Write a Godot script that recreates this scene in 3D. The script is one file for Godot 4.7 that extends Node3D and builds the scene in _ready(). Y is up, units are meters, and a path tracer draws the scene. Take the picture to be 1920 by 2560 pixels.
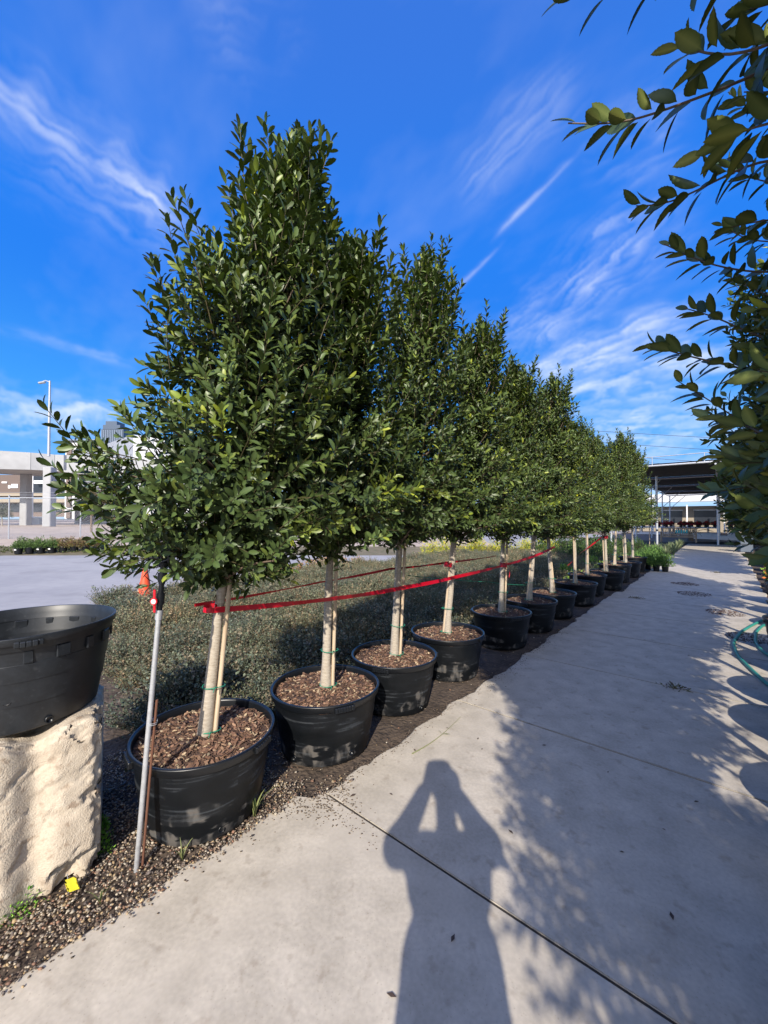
extends Node3D
# A nursery path: rows of potted holly trees beside a concrete walk, low sun from behind the camera.
# World: path runs along -Z, +X to the side of the second tree row, y up, metres.

const CAM_H := 1.58
const FOCAL := 1000.0          # in pixels of the 1920 x 2560 photograph
var yaw := deg_to_rad(40.198)
var pitch := deg_to_rad(1.031)
var sun_dir := Vector3(-0.459, -0.525, -0.717).normalized()
var rng := RandomNumberGenerator.new()
var M := {}
var names := {}

# ------------------------------------------------------------------ pixel helpers
func ray(px: float, py: float) -> Vector3:
	var d := Vector3((px - 960.0) / FOCAL, -(py - 1280.0) / FOCAL, -1.0)
	return d.rotated(Vector3.RIGHT, pitch).rotated(Vector3.UP, yaw)
func at(px: float, py: float, y := 0.0) -> Vector3:
	var d := ray(px, py)
	return Vector3(0, CAM_H, 0) + d * ((y - CAM_H) / d.y)
func pd(px: float, py: float, depth: float) -> Vector3:
	return Vector3(0, CAM_H, 0) + ray(px, py) * depth

# ------------------------------------------------------------------ mesh building
class MB:
	var v := PackedVector3Array()
	var n := PackedVector3Array()
	var uv := PackedVector2Array()
	var col := PackedColorArray()
	var idx := PackedInt32Array()
	var c := Color(1, 1, 1)
	func vert(p: Vector3, nn: Vector3, u := Vector2.ZERO) -> int:
		v.append(p); n.append(nn); uv.append(u); col.append(c)
		return v.size() - 1
	func tri(a: int, b: int, d: int) -> void:
		var g := (v[d] - v[a]).cross(v[b] - v[a])
		if g.dot(n[a] + n[b] + n[d]) < 0.0:
			idx.append(a); idx.append(d); idx.append(b)
		else:
			idx.append(a); idx.append(b); idx.append(d)
	func face(p: Array, u := []) -> void:      # flat polygon, fan
		var nn := Vector3.ZERO
		for i in range(1, p.size() - 1):
			nn += (p[i] - p[0]).cross(p[i + 1] - p[0])
		nn = nn.normalized()
		var f := v.size()
		for i in p.size():
			vert(p[i], nn, u[i] if u.size() > i else Vector2(p[i].x + p[i].z, p[i].y))
		for i in range(1, p.size() - 1):
			tri(f, f + i, f + i + 1)
	func box(t: Transform3D, s: Vector3, bev := 0.0) -> void:
		var h := s * 0.5
		if bev <= 0.0:
			for ax in 3:
				for sg in [-1.0, 1.0]:
					var a := Vector3.ZERO; a[ax] = sg
					var b := Vector3.ZERO; b[(ax + 1) % 3] = 1.0
					var d := Vector3.ZERO; d[(ax + 2) % 3] = 1.0
					var q := []
					for e in [[-1, -1], [1, -1], [1, 1], [-1, 1]]:
						q.append(t * ((a + b * e[0] + d * e[1]) * h))
					quad_n(q, (t.basis * a).normalized())
			return
		bev = minf(bev, minf(h.x, minf(h.y, h.z)) * 0.9)
		for ax in 3:
			for sg in [-1.0, 1.0]:
				var q := []
				for e in [[-1, -1], [1, -1], [1, 1], [-1, 1]]:
					var p := Vector3.ZERO
					p[ax] = sg * h[ax]
					p[(ax + 1) % 3] = e[0] * (h[(ax + 1) % 3] - bev)
					p[(ax + 2) % 3] = e[1] * (h[(ax + 2) % 3] - bev)
					q.append(t * p)
				var a := Vector3.ZERO; a[ax] = sg
				quad_n(q, (t.basis * a).normalized())
		for ax in 3:                            # edges
			var b1 := (ax + 1) % 3
			var b2 := (ax + 2) % 3
			for s1 in [-1.0, 1.0]:
				for s2 in [-1.0, 1.0]:
					var q := []
					for e in [[0, -1], [0, 1], [1, 1], [1, -1]]:
						var p := Vector3.ZERO
						p[ax] = e[1] * (h[ax] - bev)
						p[b1] = s1 * (h[b1] - (bev if e[0] == 1 else 0.0))
						p[b2] = s2 * (h[b2] - (0.0 if e[0] == 1 else bev))
						q.append(t * p)
					var nn := Vector3.ZERO; nn[b1] = s1; nn[b2] = s2
					quad_n(q, (t.basis * nn).normalized())
		for sx in [-1.0, 1.0]:
			for sy in [-1.0, 1.0]:
				for sz in [-1.0, 1.0]:
					var s3 := Vector3(sx, sy, sz)
					var nn := (t.basis * s3).normalized()
					var f := v.size()
					vert(t * (s3 * (h - Vector3(0, bev, bev))), nn)
					vert(t * (s3 * (h - Vector3(bev, 0, bev))), nn)
					vert(t * (s3 * (h - Vector3(bev, bev, 0))), nn)
					tri(f, f + 1, f + 2)
	func quad_n(q: Array, nn: Vector3) -> void:
		var f := v.size()
		var us := [Vector2(0, 0), Vector2(1, 0), Vector2(1, 1), Vector2(0, 1)]
		for i in 4:
			vert(q[i], nn, us[i])
		tri(f, f + 1, f + 2); tri(f, f + 2, f + 3)
	func tube(pts: Array, rad: Array, seg := 8, caps := true) -> void:
		var f := v.size()
		var up := Vector3(0.31, 0.2, 0.93)
		var dist := 0.0
		for i in pts.size():
			var d: Vector3 = (pts[mini(i + 1, pts.size() - 1)] - pts[maxi(i - 1, 0)]).normalized()
			var x := d.cross(up)
			if x.length() < 0.05: x = d.cross(Vector3(1, 0, 0))
			x = x.normalized()
			up = x.cross(d).normalized()
			if i > 0: dist += (pts[i] - pts[i - 1]).length()
			for k in seg + 1:
				var a := TAU * k / seg
				var o := x * cos(a) + up * sin(a)
				vert(pts[i] + o * rad[i], o, Vector2(float(k) / seg, dist))
		for i in pts.size() - 1:
			for k in seg:
				var a := f + i * (seg + 1) + k
				tri(a, a + 1, a + seg + 1); tri(a + 1, a + seg + 2, a + seg + 1)
		if caps:
			for e in [0, pts.size() - 1]:
				var d: Vector3 = (pts[1] - pts[0]) if e > 0 else (pts[0] - pts[1])
				if e > 0: d = pts[e] - pts[e - 1]
				var ce := vert(pts[e], d.normalized())
				var ring := []
				for k in seg:
					ring.append(vert(v[f + e * (seg + 1) + k], d.normalized()))
				for k in seg:
					tri(ce, ring[k], ring[(k + 1) % seg])
	func lathe(prof: Array, seg := 32, shape := 0, offs := []) -> void:   # prof: Vector2(radius, y)
		var f := v.size()
		var len := 0.0
		for i in prof.size():
			if i > 0: len += (prof[i] - prof[i - 1]).length()
		var run := 0.0
		for i in prof.size():
			if i > 0: run += (prof[i] - prof[i - 1]).length()
			var t: Vector2 = prof[mini(i + 1, prof.size() - 1)] - prof[maxi(i - 1, 0)]
			for k in seg + 1:
				var a := TAU * k / seg
				var r: float = prof[i].x
				if shape == 1 and prof[i].y < 0.13: r -= 0.006 * (0.5 - 0.5 * cos(a * 36.0)) * smoothstep(0.13, 0.06, prof[i].y)
				if shape > 0: r += 0.004 * sin(a * 2.0 + 1.0) + 0.003 * sin(a * 3.0)
				if offs.size(): r *= offs[k % offs.size()]
				var o := Vector3(cos(a), 0, sin(a))
				var nn := (o * t.y - Vector3(0, t.x, 0)).normalized()
				vert(o * r + Vector3(0, prof[i].y, 0), nn, Vector2(float(k) / seg, run / maxf(len, 0.001)))
		for i in prof.size() - 1:
			for k in seg:
				var a := f + i * (seg + 1) + k
				tri(a, a + 1, a + seg + 1); tri(a + 1, a + seg + 2, a + seg + 1)
	func sheet(pts: Array, nx: int, nz: int) -> void:   # grid of points, row-major, smooth
		var f := v.size()
		for j in nz:
			for i in nx:
				var p: Vector3 = pts[j * nx + i]
				var dx: Vector3 = pts[j * nx + mini(i + 1, nx - 1)] - pts[j * nx + maxi(i - 1, 0)]
				var dz: Vector3 = pts[mini(j + 1, nz - 1) * nx + i] - pts[maxi(j - 1, 0) * nx + i]
				var nn := dz.cross(dx).normalized()
				if nn.y < 0.0: nn = -nn
				vert(p, nn, Vector2(p.x, p.z))
		for j in nz - 1:
			for i in nx - 1:
				var a := f + j * nx + i
				tri(a, a + 1, a + nx); tri(a + 1, a + nx + 1, a + nx)
	func add(o: MB, t: Transform3D, tint := Color(1, 1, 1)) -> void:
		var f := v.size()
		for i in o.v.size():
			v.append(t * o.v[i]); n.append((t.basis * o.n[i]).normalized()); uv.append(o.uv[i])
			col.append(o.col[i] * tint)
		for i in o.idx: idx.append(i + f)
	func mesh() -> ArrayMesh:
		var a := []
		a.resize(Mesh.ARRAY_MAX)
		a[Mesh.ARRAY_VERTEX] = v; a[Mesh.ARRAY_NORMAL] = n; a[Mesh.ARRAY_TEX_UV] = uv; a[Mesh.ARRAY_COLOR] = col; a[Mesh.ARRAY_INDEX] = idx
		var m := ArrayMesh.new()
		m.add_surface_from_arrays(Mesh.PRIMITIVE_TRIANGLES, a)
		return m

func xf(p: Vector3, yrot := 0.0, s := Vector3.ONE) -> Transform3D:
	return Transform3D(Basis(Vector3.UP, yrot).scaled_local(s), p)
func along(a: Vector3, b: Vector3) -> Transform3D:    # Y axis from a to b, origin at the middle
	var d := (b - a).normalized()
	var x := d.cross(Vector3(0.12, 0.3, 0.95)).normalized()
	return Transform3D(Basis(x, d, x.cross(d)), (a + b) * 0.5)

func numbered(called: String) -> String:
	names[called] = names.get(called, -1) + 1
	return called if names[called] == 0 else "%s_%03d" % [called, names[called]]
func put(called: String, mesh: Mesh, m: Material, parent: Node3D = null) -> MeshInstance3D:
	var o := MeshInstance3D.new()
	o.mesh = mesh
	o.material_override = m
	o.name = numbered(called) if parent == null else called
	(self if parent == null else parent).add_child(o, true)
	return o
func many(called: String, mesh: Mesh, m: Material, list: Array, cols: Array, parent: Node3D = null) -> MultiMeshInstance3D:
	var mm := MultiMesh.new()
	mm.transform_format = MultiMesh.TRANSFORM_3D
	mm.use_colors = true
	mm.mesh = mesh
	mm.instance_count = list.size()
	for i in list.size():
		mm.set_instance_transform(i, list[i])
		mm.set_instance_color(i, cols[i])
	var o := MultiMeshInstance3D.new()
	o.multimesh = mm
	o.material_override = m
	o.name = numbered(called) if parent == null else called
	o.set_meta("kind", "stuff")
	(self if parent == null else parent).add_child(o, true)
	return o
func baked(called: String, kinds: Array, m: Material, lists: Array, cols: Array, parent: Node3D = null) -> MeshInstance3D:
	var all := MB.new()
	for k in kinds.size():
		for i in lists[k].size(): all.add(kinds[k], lists[k][i], cols[k][i])
	var o := put(called, all.mesh(), m, parent)
	o.set_meta("kind", "stuff")
	return o
func thing(called: String, label: String, category: String, p := Vector3.ZERO, turn := 0.0, group := "") -> Node3D:
	var o := Node3D.new()
	o.name = numbered(called)
	add_child(o)
	o.position = p
	o.rotation.y = turn
	return tag(o, label, category, group)
func tag(o: Node3D, label: String, category: String, group := "", kind := "") -> Node3D:
	o.set_meta("label", label)
	o.set_meta("category", category)
	if group: o.set_meta("group", group)
	if kind: o.set_meta("kind", kind)
	return o
func structure(o: Node3D, label: String, category: String) -> Node3D:
	return tag(o, label, category, "", "structure")

# ------------------------------------------------------------------ materials
func lin(r: float, g: float, b: float) -> Color:
	return Color(r, g, b).linear_to_srgb()
func mat(c: Color, rough := 0.8, metal := 0.0) -> StandardMaterial3D:
	var m := StandardMaterial3D.new()
	m.albedo_color = c
	m.roughness = rough
	m.metallic = metal
	return m
func vmat(rough := 0.8, back := Color(0, 0, 0)) -> StandardMaterial3D:
	var m := mat(Color(1, 1, 1), rough)
	m.vertex_color_use_as_albedo = true
	if back != Color(0, 0, 0):
		m.backlight_enabled = true
		m.backlight = back
	return m
func noise(sd: int, freq: float, oct := 4) -> FastNoiseLite:
	var f := FastNoiseLite.new()
	f.seed = sd
	f.noise_type = FastNoiseLite.TYPE_SIMPLEX_SMOOTH
	f.frequency = freq
	f.fractal_type = FastNoiseLite.FRACTAL_FBM
	f.fractal_octaves = oct
	return f
func tile(sd: int, freq: float, size: int, oct := 4) -> PackedByteArray:
	var im := noise(sd, freq, oct).get_seamless_image(size, size)
	im.convert(Image.FORMAT_L8)
	return im.get_data()
func tex(im: Image) -> ImageTexture:
	return ImageTexture.create_from_image(im)
# blends between three colours by layered seamless noise, with sparse dark specks and stains
func mottled(sd: int, size: int, a: Color, b: Color, stain: Color, coarse: float, fine: float, stain_amount: float, speck := 0.0) -> ImageTexture:
	var n1 := tile(sd, coarse, size, 4)
	var n2 := tile(sd + 1, fine, size, 3)
	var n3 := tile(sd + 2, coarse * 2.3, size, 5)
	var n4 := tile(sd + 3, 0.35, size, 1)
	var data := PackedByteArray()
	data.resize(size * size * 3)
	for i in size * size:
		var t := clampf(n1[i] / 255.0 * 0.62 + n2[i] / 255.0 * 0.38, 0, 1)
		t = clampf((t - 0.5) * 1.7 + 0.5, 0, 1)
		var c := a.lerp(b, t)
		var s := clampf((n3[i] / 255.0 - 0.66) * 5.0, 0, 1) * stain_amount
		c = c.lerp(stain, s)
		if speck > 0.0 and n4[i] > 232: c = c.lerp(stain, speck)
		data[i * 3] = int(c.r * 255.0); data[i * 3 + 1] = int(c.g * 255.0); data[i * 3 + 2] = int(c.b * 255.0)
	return tex(Image.create_from_data(size, size, false, Image.FORMAT_RGB8, data))
func bump(sd: int, freq: float, size := 512, oct := 5) -> ImageTexture:
	var im := noise(sd, freq, oct).get_seamless_image(size, size)
	im.convert(Image.FORMAT_RGB8)
	return tex(im)
func world_tex(m: StandardMaterial3D, t: Texture2D, scale: float, h: Texture2D = null, depth := 0.0) -> StandardMaterial3D:
	m.albedo_texture = t
	m.uv1_triplanar = true
	m.uv1_world_triplanar = true
	m.uv1_scale = Vector3(scale, scale, scale)
	if h:
		m.heightmap_enabled = true
		m.heightmap_texture = h
		m.heightmap_scale = depth
	return m

func make_materials() -> void:
	var W := Color(1, 1, 1)
	var conc := mottled(11, 1024, lin(0.41, 0.365, 0.3), lin(0.565, 0.505, 0.42), lin(0.26, 0.21, 0.16), 0.012, 0.13, 0.38, 0.4)
	M.path = world_tex(mat(W, 0.86), conc, 0.31, bump(21, 0.09), 0.12)
	M.joint = mat(lin(0.05, 0.042, 0.036), 0.95)
	M.dirt = world_tex(mat(W, 0.95), mottled(31, 512, lin(0.045, 0.032, 0.024), lin(0.12, 0.088, 0.064), lin(0.22, 0.17, 0.12), 0.012, 0.08, 0.5), 0.7, bump(33, 0.06), 1.4)
	M.road = world_tex(mat(W, 0.9), mottled(41, 256, lin(0.29, 0.28, 0.285), lin(0.37, 0.355, 0.35), lin(0.2, 0.19, 0.19), 0.006, 0.09, 0.3), 0.12, bump(42, 0.12), 0.15)
	M.verge = world_tex(mat(W, 0.95), mottled(45, 256, lin(0.12, 0.10, 0.055), lin(0.2, 0.16, 0.1), lin(0.07, 0.09, 0.03), 0.012, 0.09, 0.8), 0.3, bump(46, 0.1), 1.0)
	M.bank = world_tex(mat(W, 0.9), mottled(51, 256, lin(0.36, 0.29, 0.235), lin(0.47, 0.38, 0.31), lin(0.27, 0.21, 0.17), 0.012, 0.1, 0.4), 0.2)
	M.block = world_tex(mat(W, 0.93), mottled(61, 512, lin(0.43, 0.355, 0.27), lin(0.64, 0.555, 0.44), lin(0.28, 0.2, 0.14), 0.012, 0.12, 0.8, 0.6), 1.1, bump(62, 0.22), 0.35)
	M.cast = world_tex(mat(W, 0.9), mottled(71, 256, lin(0.32, 0.325, 0.335), lin(0.43, 0.435, 0.445), lin(0.33, 0.31, 0.3), 0.008, 0.05, 0.4), 0.11)
	M.leaf = vmat(0.4, Color(0.32, 0.36, 0.2))
	M.leaf.metallic_specular = 0.42
	for k in 4:
		var lm: StandardMaterial3D = M.leaf.duplicate()
		var tn: Array = [[1.0, 1.0, 1.0], [1.35, 1.25, 1.1], [0.75, 0.8, 0.85], [1.9, 1.6, 0.9]][k]
		lm.vertex_color_use_as_albedo = true
		lm.albedo_color = lin(minf(tn[0] * 0.5, 1), minf(tn[1] * 0.5, 1), minf(tn[2] * 0.5, 1))
		M["leaf%d" % k] = lm
	M.herb = vmat(0.75, Color(0.3, 0.34, 0.16))
	M.tiny = vmat(0.85, Color(0.2, 0.22, 0.14))
	M.chips = vmat(0.92)
	M.stone = vmat(0.7)
	M.soil = world_tex(mat(W, 0.96), mottled(81, 512, lin(0.06, 0.034, 0.024), lin(0.17, 0.095, 0.065), lin(0.26, 0.17, 0.12), 0.03, 0.12, 0.6), 2.2, bump(82, 0.1), 1.6)
	# trunk bark: pale grey-tan with brown scars lying round the stem
	M.bark = world_tex(mat(W, 0.82), mottled(91, 256, lin(0.36, 0.305, 0.235), lin(0.52, 0.465, 0.385), lin(0.17, 0.125, 0.09), 0.02, 0.09, 0.7, 0.2), 1.0)
	M.bark.uv1_scale = Vector3(3.0, 11.0, 3.0)
	M.twig = mat(lin(0.16, 0.115, 0.08), 0.8)
	var wood := tile(95, 0.012, 256, 3)
	var wim := Image.create(64, 256, false, Image.FORMAT_RGB8)
	for y in 256:
		for x in 64:
			wim.set_pixel(x, y, lin(0.42, 0.31, 0.2).lerp(lin(0.62, 0.5, 0.36), wood[y * 256 + (x * 4) % 256] / 255.0))
	M.stake = mat(W, 0.75)
	M.stake.albedo_texture = tex(wim)
	M.bench_wood = world_tex(mat(W, 0.8), tex(wim), 0.7)
	M.bench_wood.albedo_color = Color(0.95, 0.93, 0.93)
	# black pot plastic with dried mud smears and pale scuffs; u round the pot, v up its wall
	for k in 3:
		var pn := tile(101 + k, 0.012, 512, 4)
		var pf := tile(107 + k, 0.05, 512, 3)
		var pim := Image.create(512, 256, false, Image.FORMAT_RGB8)
		var rim := Image.create(512, 256, false, Image.FORMAT_L8)
		for y in 256:
			for x in 512:
				var streak := pf[(y / 6) * 512 + x] / 255.0
				var n := pn[y * 512 + x] / 255.0
				var edge := 0.38 + 0.25 * (pn[x] / 255.0 - 0.5) + 0.14 * sin(x * TAU / 512.0 * (3 + k))
				var v := y / 255.0
				var mud := clampf((edge - v) * 30.0, 0, 1) * clampf((streak - 0.33) * 2.6, 0.1, 1) * clampf((n - 0.44) * 14.0, 0, 1)
				var scuff := clampf((n - 0.54) * 6.0, 0, 1) * clampf((pf[y * 512 + (x / 7)] / 255.0 - 0.5) * 5.0, 0, 1)
				var c := lin(0.004, 0.005, 0.006).lerp(lin(0.009, 0.0105, 0.0135), n).lerp(lin(0.14, 0.125, 0.11), mud * 0.85).lerp(lin(0.09, 0.1, 0.11), scuff * 0.5)
				pim.set_pixel(x, y, c)
				rim.set_pixel(x, y, Color.from_hsv(0, 0, clampf(0.42 + 0.45 * mud + 0.25 * scuff + 0.15 * (streak - 0.5), 0, 1)))
		var pm := mat(W, 1.0)
		pm.albedo_texture = tex(pim)
		pm.roughness_texture = tex(rim)
		pm.metallic_specular = 0.36
		M["pot%d" % k] = pm
	M.plastic = mat(lin(0.006, 0.0075, 0.01), 0.36)
	M.plastic_old = world_tex(mat(W, 0.42), mottled(121, 512, lin(0.01, 0.012, 0.015), lin(0.022, 0.026, 0.032), lin(0.06, 0.062, 0.066), 0.012, 0.05, 0.5), 1.7)
	M.galv = world_tex(mat(W, 0.45, 0.55), mottled(131, 256, lin(0.5, 0.51, 0.53), lin(0.66, 0.67, 0.69), lin(0.4, 0.4, 0.4), 0.02, 0.1, 0.5), 3.0)
	M.steel = mat(lin(0.45, 0.47, 0.5), 0.5, 0.4)
	M.rust = mat(lin(0.14, 0.06, 0.035), 0.9)
	M.red = mat(lin(0.5, 0.008, 0.02), 0.45)
	M.tape = vmat(0.35, Color(0.35, 0.1, 0.1))
	M.green_tie = mat(lin(0.02, 0.22, 0.13), 0.6)
	M.hose = mat(lin(0.035, 0.26, 0.2), 0.4)
	M.white = mat(lin(0.75, 0.75, 0.74), 0.6)
	M.paint = world_tex(mat(W, 0.7), mottled(141, 256, lin(0.58, 0.585, 0.59), lin(0.7, 0.7, 0.7), lin(0.5, 0.54, 0.53), 0.01, 0.05, 0.4), 0.15)
	M.orange = mat(lin(0.75, 0.09, 0.03), 0.5)
	M.yellow = mat(lin(0.75, 0.66, 0.04), 0.5)
	M.yellow.backlight_enabled = true
	M.yellow.backlight = Color(0.5, 0.5, 0.1)
	M.brown_panel = mat(lin(0.17, 0.125, 0.105), 0.7)
	M.dark_glass = mat(lin(0.03, 0.035, 0.045), 0.12)
	M.brown_wall = mat(lin(0.15, 0.115, 0.1), 0.85)
	M.cream = mat(lin(0.34, 0.29, 0.22), 0.85)
	M.tower_wall = mat(lin(0.09, 0.12, 0.17), 0.35)
	M.tower_rib = mat(lin(0.2, 0.25, 0.33), 0.5)
	M.shade = mat(lin(0.016, 0.017, 0.02), 0.9)
	M.bin = mat(lin(0.1, 0.125, 0.16), 0.5)
	M.teal = mat(lin(0.05, 0.5, 0.5), 0.5)
	M.cable = mat(lin(0.05, 0.05, 0.055), 0.6)
	M.bed = world_tex(mat(W, 0.95), mottled(151, 256, lin(0.2, 0.14, 0.1), lin(0.33, 0.25, 0.18), lin(0.1, 0.07, 0.05), 0.02, 0.1, 0.5), 0.5)

# ------------------------------------------------------------------ sky, sun, camera
func make_sky() -> ImageTexture:
	var w := 2048
	var h := 1024
	var buf := PackedFloat32Array()
	buf.resize(w * h * 3)
	var n1 := noise(501, 1.7, 5)
	var n2 := noise(502, 7.0, 6)
	var to_sun := -sun_dir
	# cirrus streaks: each a great-circle band through two seen directions: [px, py, px, py, half width, strength, fibre]
	var bands := []
	for s in [[-60, 180, 440, 545, 0.02, 0.6, 0.5], [-20, 240, 420, 580, 0.06, 0.28, 0.8], [1250, 580, 1430, 395, 0.006, 0.5, 1.4], [1120, 745, 1240, 620, 0.006, 0.45, 1.4], [1290, 890, 1640, 560, 0.07, 0.34, 1.5], [1250, 990, 1700, 800, 0.03, 0.4, 1.5], [1340, 1010, 1880, 880, 0.06, 0.55, 1.2], [1480, 420, 1700, 300, 0.1, 0.26, 1.4],
			[-200, 1015, 330, 1062, 0.036, 0.85, 0.6], [0, 815, 300, 905, 0.01, 0.3, 0.8], [1180, 480, 1420, 200, 0.05, 0.16, 1.4], [1500, 1085, 1900, 1050, 0.075, 0.75, 0.5], [500, 60, 760, 20, 0.1, 0.1, 1.2]]:
		var a := ray(s[0], s[1]).normalized()
		var b := ray(s[2], s[3]).normalized()
		var mid := (a + b).normalized()
		var half := acos(clampf(a.dot(b), -1, 1)) * 0.5
		bands.append([a.cross(b).normalized(), mid, half, s[4], s[5], cos(minf(PI, half * 1.6 + s[4] * 3.0)), s[6], (b - a).normalized()])
	for y in h:
		var el := (0.5 - (y + 0.5) / h) * PI
		for x in w:
			var az := (x + 0.5) / w * TAU
			var d := Vector3(sin(az) * cos(el), sin(el), -cos(az) * cos(el))
			var c: Color
			if el < -0.02:
				c = Color(0.2, 0.18, 0.16)
			else:
				var e := maxf(d.y, 0.0)
				# deep blue overhead, paler and greener towards the horizon
				c = Color(0.034, 0.145, 0.57).lerp(Color(0.018, 0.175, 0.7), smoothstep(0.85, 0.5, e))
				c = c.lerp(Color(0.06, 0.34, 0.82), smoothstep(0.5, 0.08, e))
				c = c.lerp(Color(0.32, 0.56, 0.84), smoothstep(0.13, 0.0, e))
				var q := d / (e + 0.25)
				var wisp := n1.get_noise_3d(q.x * 0.8, q.y, q.z * 1.5) * 0.5 + 0.5
				var fine := n2.get_noise_3d(q.x * 0.6 + q.z * 0.5, q.y * 2.0, q.z * 1.2 - q.x * 0.4) * 0.5 + 0.5
				var cloud := clampf((wisp * 0.7 + fine * 0.4 - 0.5) * 1.6, 0, 1) * 0.12
				for bd in bands:
					if d.dot(bd[1]) < bd[5]: continue
					var off: float = asin(clampf(d.dot(bd[0]), -1, 1)) + (wisp - 0.5) * minf(bd[3] * 1.5, 0.09) + (fine - 0.5) * minf(bd[3] * 1.6, 0.05)
					var al: float = acos(clampf(d.dot(bd[1]), -1, 1))
					var s := exp(-(off * off) / (bd[3] * bd[3])) * smoothstep(bd[2] * 1.5, bd[2] * 0.6, al)
					var fib := n2.get_noise_2d(d.dot(bd[7]) * 0.9 + bd[3] * 50.0, off * 9.0 + bd[2] * 30.0)
					s *= clampf(0.62 + 1.05 * fib, 0.0, 1.2)
					cloud += s * bd[4] * 0.8 * clampf(0.66 + bd[6] * 2.6 * (fine * 0.6 + wisp * 0.4 - 0.5), 0.02, 1.3)
				cloud += smoothstep(0.17, 0.02, e) * clampf((wisp * 0.6 + fine * 0.5 - 0.32) * 1.8, 0, 1) * 0.6
				c = c.lerp(Color(0.8, 0.84, 0.88), clampf(cloud, 0.0, 0.92))
				# forward-scatter glow round the sun, out of view, boosted to lift and neutralise shade
				var g := maxf(d.dot(to_sun), 0.0)
				c = c.lerp(Color(1.9, 1.84, 1.74), 0.65 * pow(g, 3.5))
			var o := (y * w + x) * 3
			buf[o] = c.r; buf[o + 1] = c.g; buf[o + 2] = c.b
	return tex(Image.create_from_data(w, h, false, Image.FORMAT_RGBF, buf.to_byte_array()))

func setup_view() -> void:
	var cam := Camera3D.new()
	cam.name = "camera"
	cam.position = Vector3(0, CAM_H, 0)
	cam.rotation = Vector3(pitch, yaw, 0)
	cam.fov = rad_to_deg(2.0 * atan(1280.0 / FOCAL))
	cam.near = 0.05
	cam.far = 6000.0
	add_child(cam)
	cam.current = true
	var env := Environment.new()
	env.background_mode = Environment.BG_SKY
	var sky := Sky.new()
	var pan := PanoramaSkyMaterial.new()
	pan.panorama = make_sky()
	sky.sky_material = pan
	env.sky = sky
	env.background_energy_multiplier = 0.88
	env.tonemap_mode = Environment.TONE_MAPPER_LINEAR
	env.tonemap_exposure = 1.5
	env.sdfgi_enabled = true
	env.ssao_enabled = true
	env.ssil_enabled = true
	var we := WorldEnvironment.new()
	we.name = "environment"
	we.environment = env
	add_child(we)
	var sun := DirectionalLight3D.new()
	sun.name = "sun"
	sun.light_energy = 1.32
	sun.light_angular_distance = 0.55
	sun.light_color = Color(1.0, 0.965, 0.91)
	sun.shadow_enabled = true
	add_child(sun)
	sun.look_at_from_position(Vector3.ZERO, sun_dir, Vector3.UP)

# ------------------------------------------------------------------ setting
var edge_noise := noise(7, 1.0, 3)
func path_edge(z: float) -> float:
	var n := edge_noise
	var base: float = -1.88 if z > -1.45 else -1.78
	if z < -10.0: base = -1.7
	return base + n.get_noise_1d(z * 2.3) * 0.055 + n.get_noise_1d(z * 11.0 + 50.0) * 0.018

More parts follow.
